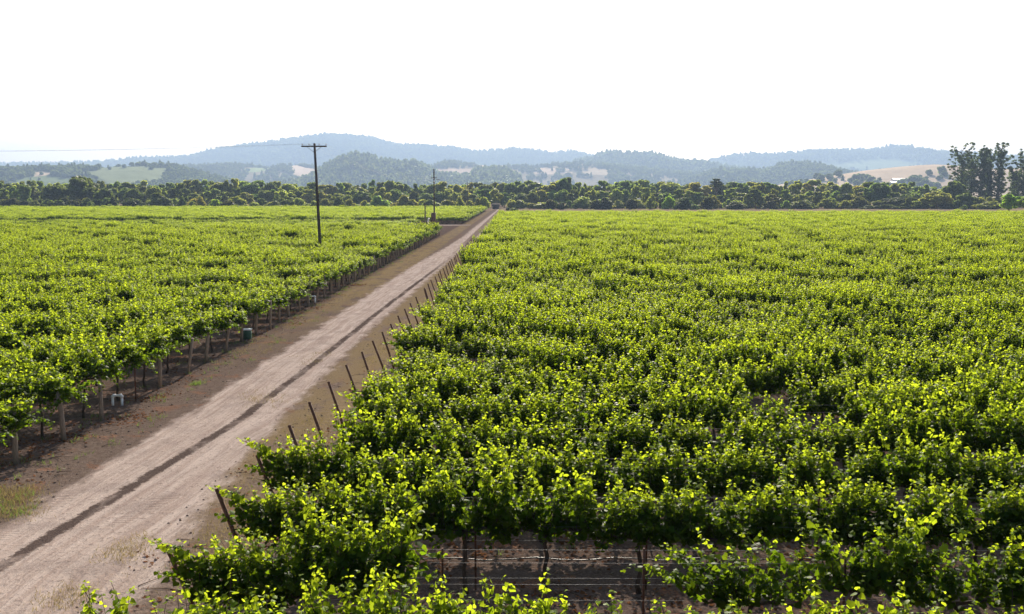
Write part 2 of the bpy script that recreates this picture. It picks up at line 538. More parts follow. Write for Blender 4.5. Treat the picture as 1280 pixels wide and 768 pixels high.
# bare lane that leaves the track on the left between two vine blocks
lane = MB()
lv_, lf_ = [], []
lxs = np.arange(-70, -7.5, 2.5)
for i, x in enumerate(lxs):
    w = 2.3 + 0.6 * math.sin(x * .21)
    cy_ = 240 + 1.5 * math.sin(x * .07)
    for j in range(5):
        lv_.append((x, cy_ + w * (j - 2), 0.009))
for i in range(len(lxs) - 1):
    for j in range(4):
        q = i * 5 + j
        lf_.append((q, q + 5, q + 6, q + 1))
lane.add(lv_, lf_)
M['lane'] = grass_ground('bare_lane', (0.30, 0.225, 0.185), (0.38, 0.30, 0.25), (0.25, 0.18, 0.14), 0.3)
tag(lane.build('field_lane', M['lane']), kind='structure')

md = MB()
md.add([(-6, 338, .012), (900, 338, .012), (900, 900, .012), (-6, 900, .012)], [(0, 1, 2, 3)])
md.add([(-900, 474, .012), (-9.5, 474, .012), (-9.5, 900, .012), (-900, 900, .012)], [(0, 1, 2, 3)])
tag(md.build('meadow', M['meadow']), kind='structure')

# ------------------------------------------------------------------ hills
def value_noise(x, seed, octv=4):
    r = np.random.default_rng(seed)
    out = np.zeros_like(x, dtype=float)
    amp, fr = 1.0, 1.0
    for _ in range(octv):
        t = r.uniform(-1, 1, 512)
        xx = x * fr
        i = np.floor(xx).astype(int)
        f_ = xx - i
        f_ = f_ * f_ * (3 - 2 * f_)
        out += amp * (t[i % 512] * (1 - f_) + t[(i + 1) % 512] * f_)
        amp *= .5; fr *= 2.03
    return out


class Hill:
    def __init__(s, D, depth, crest, seed, base=(0.035, 0.050, 0.022), rough=0.10):
        s.D, s.depth, s.seed, s.base, s.rough = D, depth, seed, base, rough
        xs, zs = zip(*[GD(px, py, D) for px, py in crest])
        s.cx, s.cz = np.array(xs), np.array(zs)
        s.x0, s.x1 = s.cx[0], s.cx[-1]

    def height(s, x, y):
        x = np.asarray(x, float); y = np.asarray(y, float)
        c = np.interp(x, s.cx, s.cz)
        off = value_noise(x / (s.depth * .8) + 50, s.seed + 3, 2) * s.depth * .12
        v = np.clip(1 - np.abs(y - s.D) / s.depth, 0, 1)
        prof = v * v * (3 - 2 * v)
        fold = value_noise(x / (s.depth * .33) + 90 + y / s.depth * .9, s.seed, 4) * s.rough * c * (prof * (1 - prof)) * 2.4
        return c * prof + fold - 2.0 * (1 - np.minimum(1, v * 20))

    def build(s, nx=200, ny=36, patches=()):
        xs = np.linspace(s.x0, s.x1, nx)
        ys_ = np.linspace(s.D - s.depth, s.D + s.depth, ny)
        X, Y = np.meshgrid(xs, ys_)
        Z = s.height(X, Y)
        V = np.stack([X, Y, Z], -1).reshape(-1, 3)
        mb = MB()
        fs = []
        for j in range(ny - 1):
            for i in range(nx - 1):
                q = j * nx + i
                fs.append((q, q + 1, q + nx + 1, q + nx))
        mb.add(V, fs)
        me = mb.mesh('hill', M['hill'], smooth=True)
        colr = np.tile(np.array([*s.base, 1.0]), (len(V), 1))
        for poly, c in patches:
            colr[s.inside(V, poly)] = (*c, 1.0)
        ca = me.color_attributes.new('Col', 'FLOAT_COLOR', 'POINT')
        ca.data.foreach_set('color', colr.astype(np.float32).ravel())
        o = link('hills', me)
        tag(o, kind='structure')
        return o

    def inside(s, V, poly):
        c, si = math.cos(PITCH), math.sin(PITCH)
        z = V[:, 2] - H0
        d = V[:, 1] * c - z * si; u = V[:, 1] * si + z * c
        px, py = CX + F * V[:, 0] / d, CY - F * u / d
        px = px + 9 * value_noise(V[:, 0] / s.depth * 9 + 40, s.seed + 20, 3) * np.sign(value_noise(V[:, 1] / s.depth * 7 + 60, s.seed + 21, 2))
        py = py + 1.4 * value_noise(V[:, 0] / s.depth * 11 + 140, s.seed + 22, 3)
        res = np.zeros(len(V), bool)
        j = len(poly) - 1
        for i in range(len(poly)):
            xi, yi = poly[i]; xj, yj = poly[j]
            cond = ((yi > py) != (yj > py)) & (px < (xj - xi) * (py - yi) / ((yj - yi) if yj != yi else 1e-9) + xi)
            res ^= cond
            j = i
        return res & (V[:, 1] < s.D + s.depth * .1)

    def points(s, n, seed, excl=(), front=1.0, back=.25, only=None, clump=0.0):
        r = np.random.default_rng(seed)
        x = r.uniform(s.x0, s.x1, n)
        y = s.D + r.uniform(-s.depth * front, s.depth * back, n)
        if clump:
            f_ = value_noise(x / 60 + 33, seed, 3) + value_noise(y / 70 + 71, seed + 1, 3)
            k = f_ > r.normal(0, .5, n) + clump - 1
            x, y = x[k], y[k]
        z = s.height(x, y) - 1.0
        P = np.stack([x, y, z], 1)
        k = z > 1
        keep = r.random(len(P)) < .025
        for poly in excl:
            k &= ~s.inside(P, poly) | keep
        if only is not None:
            k2 = np.zeros(len(P), bool)
            for poly in only: k2 |= s.inside(P, poly)
            k &= k2
        return P[k]


WOODF = (0.028, 0.036, 0.028)
TAN = (0.37, 0.295, 0.22)
GREEN = (0.125, 0.155, 0.075)
mountain = Hill(8200, 2400, [(-320, 214), (-100, 212), (129, 208), (152, 207), (190, 202), (220, 202), (247, 200), (271, 193), (305, 187), (339, 183), (383, 177), (421, 173), (445, 175), (465, 177), (483, 182), (493, 185), (513, 186), (540, 188), (567, 189), (597, 195), (618, 193), (642, 191), (669, 193), (689, 196), (713, 194), (736, 200), (770, 205), (830, 212), (900, 225)], 11, WOODF, .16)
east_ridge = Hill(7600, 2100, [(700, 226), (780, 217), (840, 211), (869, 207), (888, 203), (911, 198), (934, 195), (958, 197), (1000, 194), (1013, 191), (1046, 191), (1074, 191), (1092, 190), (1111, 186), (1125, 188), (1144, 193), (1167, 193), (1191, 195), (1230, 197), (1261, 199), (1310, 195), (1450, 200), (1700, 210)], 12, (0.05, 0.068, 0.035), .16)
saddle = Hill(5600, 1300, [(690, 218), (720, 208), (742, 202), (756, 196), (775, 197), (794, 198), (815, 198), (831, 203), (848, 207), (869, 208), (900, 214), (960, 222), (1040, 230)], 13, WOODF, .14)
centre = Hill(4600, 1100, [(120, 226), (180, 212), (220, 211), (290, 208), (340, 211), (372, 207), (400, 212), (440, 216), (500, 214), (527, 213), (548, 209), (558, 205), (570, 205), (580, 208), (594, 206), (611, 208), (626, 207), (643, 209), (669, 211), (691, 208), (703, 207), (727, 205), (760, 208), (830, 217), (900, 222), (1000, 229)], 14, (0.20, 0.165, 0.11), .16)
west = Hill(2900, 760, [(-300, 205), (-150, 210), (-60, 209), (0, 214), (21, 213), (41, 213), (64, 211), (77, 213), (93, 211), (110, 211), (124, 211), (145, 210), (165, 208.5), (189, 208), (210, 208), (230, 214), (262, 224), (300, 231)], 15, (0.05, 0.065, 0.03), .06)
knoll = Hill(3700, 700, [(380, 236), (405, 228), (412, 219), (426, 211), (434, 207), (448, 204), (464, 206), (472, 210), (484, 212), (501, 215), (519, 213), (533, 218), (550, 229), (586, 231), (597, 222), (632, 222), (650, 231)], 16, WOODF, .1)
rightwood = Hill(4000, 760, [(850, 232), (880, 222), (895, 216), (934, 217), (958, 217), (972, 212), (985, 208), (1000, 208), (1020, 211), (1034, 217), (1060, 222), (1110, 230)], 17, (0.05, 0.065, 0.03), .12)
tanhill = Hill(2300, 560, [(950, 236), (1000, 227), (1040, 220), (1060, 217), (1085, 213), (1121, 209), (1145, 207), (1163, 206), (1179, 207), (1198, 209), (1240, 212), (1290, 210), (1400, 206), (1600, 214)], 18, TAN, .05)

fieldA = [(2, 232), (14, 226), (28, 221), (45, 219), (66, 219), (90, 223), (100, 232)]
tanA = [(38, 214.5), (66, 214.5), (66, 219), (38, 220)]
fieldB = [(114, 211), (148, 209), (212, 209.5), (216, 217), (190, 224), (150, 232), (128, 226), (110, 217)]
tanC = [(360, 208), (372, 207), (392, 212), (414, 216), (416, 224), (395, 225), (368, 218)]
greenC = [(306, 210), (340, 209), (340, 214), (306, 215)]
tanD = [(546, 213), (598, 212), (604, 224), (530, 226)]
tanE = [(588, 206), (644, 206), (646, 215), (594, 214)]
tanF = [(672, 210), (702, 209), (708, 216), (668, 218)]
tanG = [(498, 214), (530, 213), (540, 221), (494, 222)]
tanH = [(730, 210), (762, 212), (765, 219), (728, 218)]
woodT = [(1044, 221), (1080, 221), (1100, 224), (1118, 226), (1150, 226), (1150, 217), (1172, 215), (1180, 224), (1205, 224), (1205, 238), (980, 238), (1010, 227)]


def pad(poly, d=4):
    my = sum(q[1] for q in poly) / len(poly)
    return [(x, y + d if y > my else y) for x, y in poly]


mountain.build(240, 40)
greenE = [(1010, 208), (1060, 204), (1110, 198), (1150, 203), (1160, 212), (1010, 216)]
east_ridge.build(220, 36, [(greenE, (0.16, 0.19, 0.09))])
saddle.build(160, 30)
centre.build(460, 90, [(tanC, (0.42, 0.33, 0.25)), (greenC, (0.2, 0.24, 0.11)), (tanD, (0.36, 0.27, 0.20)), (tanE, (0.42, 0.33, 0.26)), (tanF, (0.40, 0.31, 0.23)), (tanG, (0.40, 0.31, 0.23)), (tanH, (0.36, 0.29, 0.2))])
west.build(300, 90, [(fieldA, GREEN), (tanA, TAN), (fieldB, (0.16, 0.18, 0.095))])
knoll.build(160, 40)
rightwood.build(160, 40)
tanhill.build(220, 60)

# ------------------------------------------------------------------ haze
hm, nt, out = new_mat('haze_air')
pv = N(nt, 'ShaderNodeVolumePrincipled')
pv.inputs['Color'].default_value = (0.345, 0.475, 0.70, 1)
pv.inputs['Density'].default_value = HAZE_DENSITY
pv.inputs['Anisotropy'].default_value = 0.25
nt.links.new(pv.outputs[0], out.inputs['Volume'])
hb = MB(); hb.box((0, 5400, 264), (21000, 11800, 530))
hz = hb.build('haze', hm)
tag(hz, kind='stuff')

# ------------------------------------------------------------------ tree crowns
QUAD = [(-.5, -.5, 0), (.5, -.5, .08), (.5, .5, 0), (-.5, .5, .08)]
QF = [(0, 1, 2, 3)]


def crown_mesh(name, seed, kind='round', n=2600, leaf=.075):
    """unit crown: about 1 wide and 1 high, base at z=0"""
    r = np.random.default_rng(seed)
    mb = MB()
    lobes = []
    if kind == 'round':
        lobes.append((np.array([0, 0, .50]), np.array([.31, .31, .33])))
        for _ in range(30):
            th, ph = r.uniform(0, 2 * np.pi), r.uniform(-.75, 1.3)
            rad = r.uniform(.24, .43)
            c = np.array([math.cos(th) * math.cos(ph) * rad, math.sin(th) * math.cos(ph) * rad, .46 + math.sin(ph) * .34])
            lobes.append((c, np.array([1, 1, .8]) * r.uniform(.06, .17)))
    elif kind == 'bush':
        for _ in range(26):
            th, rad = r.uniform(0, 2 * np.pi), r.uniform(0, .46)
            sz = r.uniform(.08, .20)
            c = np.array([math.cos(th) * rad, math.sin(th) * rad, r.uniform(.12, .78 - rad * .8)])
            lobes.append((c, np.array([1, 1, 1.0]) * sz))
    elif kind == 'airy':
        for _ in range(26):
            th, rad = r.uniform(0, 2 * np.pi), r.uniform(.05, .42)
            z = r.uniform(.12, .92)
            rad *= math.sqrt(max(.1, 1 - (2 * z - .9) ** 2))
            lobes.append((np.array([math.cos(th) * rad, math.sin(th) * rad, z]), np.array([1, 1, .8]) * r.uniform(.06, .14)))
    elif kind == 'conifer':
        for k in range(16):
            z = .08 + .86 * k / 15
            w = .30 * (1 - z) ** .8 + .03
            for q in range(3):
                th = r.uniform(0, 2 * np.pi)
                lobes.append((np.array([math.cos(th) * w * .6, math.sin(th) * w * .6, z]), np.array([w * .6, w * .6, .045])))
    vol = np.array([l[1].prod() ** .66 for l in lobes]); vol /= vol.sum()
    pick = r.choice(len(lobes), n, p=vol)
    d = r.normal(size=(n, 3)); d /= np.linalg.norm(d, axis=1, keepdims=True)
    rr = r.uniform(.55, 1.08, n)[:, None]
    C = np.array([l[0] for l in lobes])[pick]; S = np.array([l[1] for l in lobes])[pick]
    P = C + d * S * rr
    k = P[:, 2] > .01
    P, d = P[k], d[k]
    n = len(P)
    nr = d + r.normal(size=(n, 3)) * .55 + np.array([0, 0, .25])
    mb.leaves(QUAD, QF, P, nr, r.normal(size=(n, 3)), r.uniform(.6, 1.4, n) * leaf, r.uniform(0, .6, n))
    return mb.mesh(name, M['tree'])


def trunk_mesh(name, seed, h=.5, r0=.035, limbs=5):
    r = np.random.default_rng(seed)
    mb = MB()
    top = np.array([r.normal(0, .03), r.normal(0, .03), h])
    mb.tube([(0, 0, -.03), (0.004, 0, h * .3), top * .7, top], [r0 * 1.25, r0, r0 * .8, r0 * .5], 7)
    for _ in range(limbs):
        th = r.uniform(0, 2 * np.pi); z = h * r.uniform(.5, .95)
        e_ = np.array([math.cos(th) * .25, math.sin(th) * .25, z + r.uniform(.12, .3)])
        mb.tube([(0, 0, z), e_ * .5 + np.array([0, 0, z * .5 + .01]), e_], [r0 * .5, r0 * .35, r0 * .15], 5)
    return mb.mesh(name, M['tree_bark'])


CR = {'round': [crown_mesh('crown', 100 + i, 'round', 3600, .058) for i in range(5)],
      'bush': [crown_mesh('bush', 130 + i, 'bush', 2600, .068) for i in range(4)],
      'airy': [crown_mesh('crown', 160 + i, 'airy', 2800, .06) for i in range(4)]}
TR = [trunk_mesh('trunk', 190 + i) for i in range(3)]


def offscene(name, me):
    return bpy.data.objects.new(name, me)       # a source for instances, not linked into the scene


# ------------------------------------------------------------------ instanced stuff
def stuff(name, groups, label, cat, color=(1, 1, 1, 1)):
    """groups: list of (source objects, points Nx3, rotz N, scale Nx3)"""
    mb = MB()
    pts = np.concatenate([g_[1] for g_ in groups])
    mb.v = [pts]; mb.a = [np.zeros(len(pts))]; mb.n = len(pts)
    me = mb.mesh(name)
    r = np.random.default_rng(len(pts))

    def att(nm, typ, key, arr):
        t = me.attributes.new(nm, typ, 'POINT'); t.data.foreach_set(key, arr)
    att('grp', 'INT', 'value', np.concatenate([np.full(len(g_[1]), i) for i, g_ in enumerate(groups)]).astype(np.int32))
    att('idx', 'INT', 'value', r.integers(0, 1000, len(pts)).astype(np.int32))
    rot = np.zeros((len(pts), 3), np.float32); rot[:, 2] = np.concatenate([g_[2] for g_ in groups])
    att('rot', 'FLOAT_VECTOR', 'vector', rot.ravel())
    att('scl', 'FLOAT_VECTOR', 'vector', np.concatenate([g_[3] for g_ in groups]).astype(np.float32).ravel())
    o = link(name, me)
    o.color = color
    tag(o, label, cat, kind='stuff')
    gt = bpy.data.node_groups.new(name, 'GeometryNodeTree')
    gt.interface.new_socket('Geometry', in_out='INPUT', socket_type='NodeSocketGeometry')
    gt.interface.new_socket('Geometry', in_out='OUTPUT', socket_type='NodeSocketGeometry')
    gi = gt.nodes.new('NodeGroupInput'); go = gt.nodes.new('NodeGroupOutput')
    jo = gt.nodes.new('GeometryNodeJoinGeometry')

    def named(nm, typ):
        n = gt.nodes.new('GeometryNodeInputNamedAttribute'); n.data_type = typ; n.inputs[0].default_value = nm
        return next(s for s in n.outputs if s.enabled and s.name == 'Attribute')
    for i, g_ in enumerate(groups):
        js = gt.nodes.new('GeometryNodeJoinGeometry')
        for so in g_[0]:
            oi = gt.nodes.new('GeometryNodeObjectInfo')
            oi.inputs['Object'].default_value = so
            oi.inputs['As Instance'].default_value = True
            gt.links.new(oi.outputs['Geometry'], js.inputs[0])
        ip = gt.nodes.new('GeometryNodeInstanceOnPoints')
        gt.links.new(gi.outputs[0], ip.inputs['Points'])
        cmp_ = gt.nodes.new('FunctionNodeCompare'); cmp_.data_type = 'INT'; cmp_.operation = 'EQUAL'
        ins = [s for s in cmp_.inputs if s.enabled]
        gt.links.new(named('grp', 'INT'), ins[0]); ins[1].default_value = i
        gt.links.new(cmp_.outputs[0], ip.inputs['Selection'])
        gt.links.new(js.outputs[0], ip.inputs['Instance'])
        ip.inputs['Pick Instance'].default_value = True
        mo = gt.nodes.new('FunctionNodeIntegerMath'); mo.operation = 'MODULO'
        gt.links.new(named('idx', 'INT'), mo.inputs[0]); mo.inputs[1].default_value = len(g_[0])
        gt.links.new(mo.outputs[0], ip.inputs['Instance Index'])
        er = gt.nodes.new('FunctionNodeEulerToRotation')
        gt.links.new(named('rot', 'FLOAT_VECTOR'), er.inputs[0])
        gt.links.new(er.outputs[0], ip.inputs['Rotation'])
        gt.links.new(named('scl', 'FLOAT_VECTOR'), ip.inputs['Scale'])
        gt.links.new(ip.outputs[0], jo.inputs[0])
    gt.links.new(jo.outputs[0], go.inputs[0])
    md_ = o.modifiers.new('scatter', 'NODES'); md_.node_group = gt
    return o


FAR_R = [offscene('far_crown', crown_mesh('far_crown', 300 + i, 'round', 420, .19)) for i in range(4)]
FAR_C = [offscene('far_conifer', crown_mesh('far_conifer', 320 + i, 'conifer', 420, .12)) for i in range(3)]


def wood(name, hill, n, h, seed, label, conifer=.35, color=(.56, .60, .62, 1), **kw):
    P = hill.points(n, seed, **kw)
    r = np.random.default_rng(seed + 5)
    k = r.random(len(P)) < conifer
    gs = []
    for src, sel, wf in ((FAR_R, ~k, 1.05), (FAR_C, k, .95)):
        q = P[sel]
        hh = h * r.uniform(.55, 1.25, len(q))
        if wf < 1: hh *= 1.25
        gs.append((src, q, r.uniform(0, 6.28, len(q)), np.stack([hh * wf, hh * wf, hh], 1)))
    return stuff(name, gs, label, 'woodland', color)


wood('mountain_forest', mountain, 28000, 34, 41, 'forest covering the tallest blue mountain on the left', .6)
wood('ridge_forest', east_ridge, 9000, 28, 42, 'scattered forest on the far right blue ridge', .3, excl=[greenE])
wood('saddle_forest', saddle, 8500, 30, 43, 'dark forest on the hill in the middle gap of the ridges', .5)
wood('centre_woodland', centre, 13000, 17, 44, 'bluish woodland over the middle distance hills with bare patches', .3, excl=[pad(q, 3) for q in (tanC, greenC, tanD, tanE, tanF, tanG, tanH)], clump=1.0, color=(.6, .62, .6, 1))
wood('west_woodland', west, 6500, 13, 45, 'woodland around the green hillside fields at left', .2, excl=[pad(fieldA, 6), tanA, pad(fieldB, 5)])
wood('knoll_forest', knoll, 3600, 31, 46, 'conifer forest on the small knoll behind the tall utility pole', .85)
wood('right_woodland', rightwood, 4200, 20, 47, 'wooded rise left of the tan hill', .35, clump=.35)
wood('foothill_woodland', tanhill, 1000, 15, 48, 'trees along the foot of the tan hill around the long shed', .05, only=[woodT])

# ------------------------------------------------------------------ tree belt behind the vineyard
SKY = [(-200, 228), (0, 229), (60, 230), (85, 229), (130, 230), (160, 229), (200, 229), (260, 227), (300, 228), (360, 230), (400, 230), (440, 230), (480, 227), (500, 228), (530, 232), (600, 230), (640, 228), (690, 230), (704, 224), (715, 228), (760, 230), (790, 227), (820, 227), (880, 232), (920, 230), (960, 230), (1000, 229), (1060, 229), (1100, 230), (1140, 230), (1165, 234), (1180, 240), (1210, 246), (1280, 248), (1500, 246)]
skx, sky_ = zip(*SKY)
COLS = {'dark': (.68, .72, .60), 'mid': (1.08, 1.10, .85), 'light': (1.6, 1.55, 1.15), 'olive': (1.5, 1.3, .9), 'blueish': (.95, 1.02, .98), 'bright': (1.5, 1.75, .75), 'brown': (1.0, .72, .5), 'vdark': (.32, .33, .29)}
tree_i = [0]


def tree(name, px, D, top, wpx, kind, colr, label, cat, group=None, base=None, trunk=True, squash=None):
    r = random
    x, ztop = GD(px, top, D)
    w = wpx * D / F
    h = ztop - (0 if base is None else base)
    i = tree_i[0]; tree_i[0] += 1
    c = tuple(q * r.uniform(.88, 1.12) for q in COLS[colr]) + (1,)
    if kind == 'bush':
        o = link(name, CR['bush'][i % 4], loc=(x, D, 0))
        o.scale = (w * 1.05, w * 1.05, h * 1.05)
        o.rotation_euler.z = r.uniform(0, 6.28)
        o.color = c
        tag(o, label, cat, group)
        return o
    root = empty(name, (x, D, 0), r.uniform(0, 6.28))
    z0 = .10 * h if kind != 'airy' else .14 * h
    t = link('trunk', TR[i % 3], root); t.scale = (w * .9, w * .9, h * 1.25)
    cme = CR[kind][i % len(CR[kind])]
    cr = link('crown', cme, root, (0, 0, z0)); cr.scale = (w * r.uniform(.95, 1.35), w * r.uniform(.95, 1.35), (h - z0) * 1.12)
    cr.color = c
    tag(root, label, cat, group)
    return root


# far row of tall trees
px = -40.0
while px < 1330:
    top = np.interp(px, skx, sky_) + random.uniform(-1.2, 3.0)
    D = random.uniform(600, 680)
    tree('broadleaf_tree', px, D, top, random.uniform(15, 34), random.choice(['round', 'airy', 'airy']), random.choice(['mid', 'mid', 'dark', 'blueish', 'light', 'olive']),
         'broadleaf tree in the tall back row of the tree belt behind the vineyard', 'tree', 'tall trees along the back of the belt')
    px += random.uniform(8, 13)
# middle row
px = -40.0
while px < 1240:
    D = random.uniform(555, 595)
    lift = 8 if px < 230 else (13 if px < 1150 else 18)
    top = np.interp(px, skx, sky_) + lift * random.uniform(.55, 1.2)
    c = random.choice(['dark', 'dark', 'mid', 'mid'] if px < 250 else ['mid', 'light', 'olive', 'blueish', 'dark', 'mid', 'light'])
    if px > 1040: c = random.choice(['olive', 'mid', 'dark'])
    tree('broadleaf_tree', px, D, top, random.uniform(15, 26), random.choice(['round', 'airy', 'airy']), c,
         'mid height tree halfway through the belt, in front of the tall back row', 'tree', 'mid height trees inside the belt')
    px += random.uniform(9, 15)
# front shrubs
px = -40.0
while px < 1245:
    left = px < 612
    D = random.uniform(500, 530) if left else random.uniform(525, 548)
    if 612 < px < 640: px += 14; continue
    if px < 150:
        px -= 3
        top, c = random.uniform(243, 250), random.choice(['dark', 'vdark', 'mid'])
    else:
        top = random.choice([random.uniform(242, 250), random.uniform(248, 257)])
        c = random.choice(['light', 'olive', 'mid', 'light', 'dark', 'olive'])
        if px > 960: c = random.choice(['dark', 'olive', 'mid', 'mid', 'dark'])
    tree('shrub', px, D, top, random.uniform(10, 27), 'bush', c, 'shrub in the low front line of the belt along the vineyard edge', 'shrub', 'shrubs along the front of the belt')
    px += random.uniform(6, 14)

# the ones that can be told apart
P_TREES = [
    ('broadleaf_tree', 100, 545, 221, 44, 'round', 'dark', 'broad dark round-topped tree, the tallest in the left half of the belt', 'tree'),
    ('broadleaf_tree', 72, 548, 231, 34, 'round', 'dark', 'dark tree leaning against the left flank of the broad round-topped tree', 'tree'),
    ('broadleaf_tree', 131, 540, 235, 26, 'round', 'dark', 'smaller dark tree against the right flank of the broad round-topped tree', 'tree'),
    ('shrub', 112, 498, 249.5, 10, 'bush', 'mid', 'upright green bush alone at the field edge below the broad dark tree', 'shrub'),
    ('shrub', 137, 498, 253.5, 9, 'bush', 'mid', 'small round green bush just right of the upright lone bush', 'shrub'),
    ('shrub', 167, 500, 246, 34, 'bush', 'vdark', 'low wide nearly black bush at the left field edge', 'shrub'),
    ('shrub', 197, 512, 239, 30, 'bush', 'dark', 'taller dark brownish bush rising behind the low black bush', 'shrub'),
    ('shrub', 240, 498, 249, 12, 'bush', 'olive', 'yellowish bush at the far edge of the left field', 'shrub'),
    ('shrub', 268, 496, 246, 15, 'bush', 'bright', 'bright pale green willow-like bush beside a black hedge', 'shrub'),
    ('shrub', 287, 492, 249, 22, 'bush', 'vdark', 'black clipped-looking hedge mound right of the pale green bush', 'shrub'),
    ('shrub', 303, 488, 256, 13, 'bush', 'olive', 'low grey olive mound in front of the black hedge', 'shrub'),
    ('shrub', 359, 498, 247, 25, 'bush', 'dark', 'dark green bush with a yellow rim just left of the tall pole', 'shrub'),
    ('shrub', 512, 495, 250, 12, 'bush', 'vdark', 'small round dark brown bush near the middle of the field edge', 'shrub'),
    ('shrub', 537, 497, 248, 16, 'bush', 'dark', 'dark bush right behind the cabinet pole', 'shrub'),
    ('shrub', 472, 498, 243, 26, 'bush', 'light', 'pale pointed willow bush left of the small round dark bush', 'shrub'),
    ('shrub', 688, 512, 246.5, 20, 'bush', 'vdark', 'left half of a pair of dark rounded bushes right of the track end', 'shrub'),
    ('shrub', 702, 508, 250.5, 14, 'bush', 'vdark', 'lower right half of the pair of dark rounded bushes', 'shrub'),
    ('shrub', 745, 512, 248.5, 16, 'bush', 'vdark', 'low end of the long dark bush standing alone in dry grass', 'shrub'),
    ('shrub', 756, 512, 245.5, 17, 'bush', 'vdark', 'taller end of the long dark bush standing alone in dry grass', 'shrub'),
    ('shrub', 790, 512, 246, 22, 'bush', 'vdark', 'almost black oval bush in dry grass, middle of the picture', 'shrub'),
    ('shrub', 813, 520, 243, 9, 'bush', 'mid', 'narrow upright bush right of the black oval bush', 'shrub'),
    ('shrub', 836, 525, 243, 14, 'bush', 'bright', 'bright green young tree between two dark bushes', 'shrub'),
    ('shrub', 855, 508, 246, 25, 'bush', 'vdark', 'wide black bush with a small grey ball-shaped bush beside it', 'shrub'),
    ('shrub', 868, 503, 254.5, 13, 'bush', 'blueish', 'small grey green ball-shaped bush at the edge of the dry grass', 'shrub'),
    ('shrub', 884, 515, 243, 18, 'bush', 'vdark', 'dark bush with a straight left side, behind the ball-shaped bush', 'shrub'),
    ('shrub', 921, 512, 251, 24, 'bush', 'vdark', 'long low dark bush on the dry grass right of centre', 'shrub'),
    ('broadleaf_tree', 945, 530, 238, 20, 'airy', 'dark', 'dark loose crowned tree behind the long low dark bush', 'tree'),
    ('broadleaf_tree', 966, 525, 245, 26, 'airy', 'dark', 'spreading low dark tree at the right field edge', 'tree'),
    ('broadleaf_tree', 703, 600, 222.5, 22, 'round', 'dark', 'dark tree topping the belt right above the pair of dark bushes', 'tree'),
    ('broadleaf_tree', 1096, 560, 229, 32, 'round', 'dark', 'dark brownish round tree left of the long pale shed', 'tree'),
    ('broadleaf_tree', 1120, 540, 247, 42, 'round', 'vdark', 'wide very dark tree mass in front of the olive trees', 'tree'),
    ('broadleaf_tree', 1145, 545, 247, 34, 'round', 'vdark', 'very dark tree joined to the right of the wide dark mass', 'tree'),
    ('broadleaf_tree', 1172, 530, 240, 34, 'round', 'olive', 'olive green round tree with a lit crown below the tan hill', 'tree'),
    ('broadleaf_tree', 1195, 560, 226, 28, 'round', 'dark', 'dark round tree at the foot of the left eucalyptus', 'tree'),
    ('broadleaf_tree', 1208, 535, 242, 20, 'round', 'dark', 'dark shrubby tree below the dark round tree', 'tree'),
    ('shrub', 1226, 530, 243, 20, 'bush', 'olive', 'olive bush under the eucalyptus trunks', 'shrub'),
    ('shrub', 1240, 520, 249, 38, 'bush', 'olive', 'long low dusty bush in front of the eucalyptus trunks', 'shrub'),
    ('broadleaf_tree', 1262, 430, 244, 26, 'airy', 'bright', 'fresh green small tree with a visible trunk at the right field edge', 'tree'),
    ('broadleaf_tree', 1284, 425, 245, 24, 'round', 'bright', 'fresh green small tree cut by the right edge of the picture', 'tree'),
    ('shrub', 1206, 500, 255, 10, 'bush', 'mid', 'small low bush in the dry grass below the right trees', 'shrub'),
    ('shrub', 642, 460, 259, 11, 'bush', 'mid', 'small green bush on the dry grass beside the end of the track', 'shrub'),
    ('shrub', 635, 470, 258.5, 6, 'bush', 'vdark', 'tiny dark bush between the dark shed and the small green bush', 'shrub'),
]
for t_ in P_TREES:
    tree(*t_[:7], t_[7], t_[8])
# a tree with a bare stem and flat crown above the belt
xx, zz = GD(896, 227, 590)
root = empty('lone_stem_tree', (xx, 590, 0))
mb = MB(); mb.tube([(0, 0, -.2), (.5, 0, 6), (-.3, 0, 11), (0, 0, zz - 1)], [.55, .45, .35, .22], 7)
for dx_, dz_ in ((-3.4, 2.0), (2.8, 2.6), (1.6, 3.4), (-1.8, 3.8)):
    mb.tube([(-.1, 0, 9.5), (dx_ * .5, .2, 9.5 + dz_ * .6), (dx_, .3, 9.5 + dz_)], [.25, .16, .07], 5)
mb.build('trunk', M['tree_bark'], root)
c_ = link('crown', CR['airy'][1], root, (0, 0, zz - 3.6)); c_.scale = (10, 9, 5.4); c_.color = (.32, .38, .36, 1)
tag(root, 'bare stemmed tree with a flat dark crown poking above the belt', 'tree')

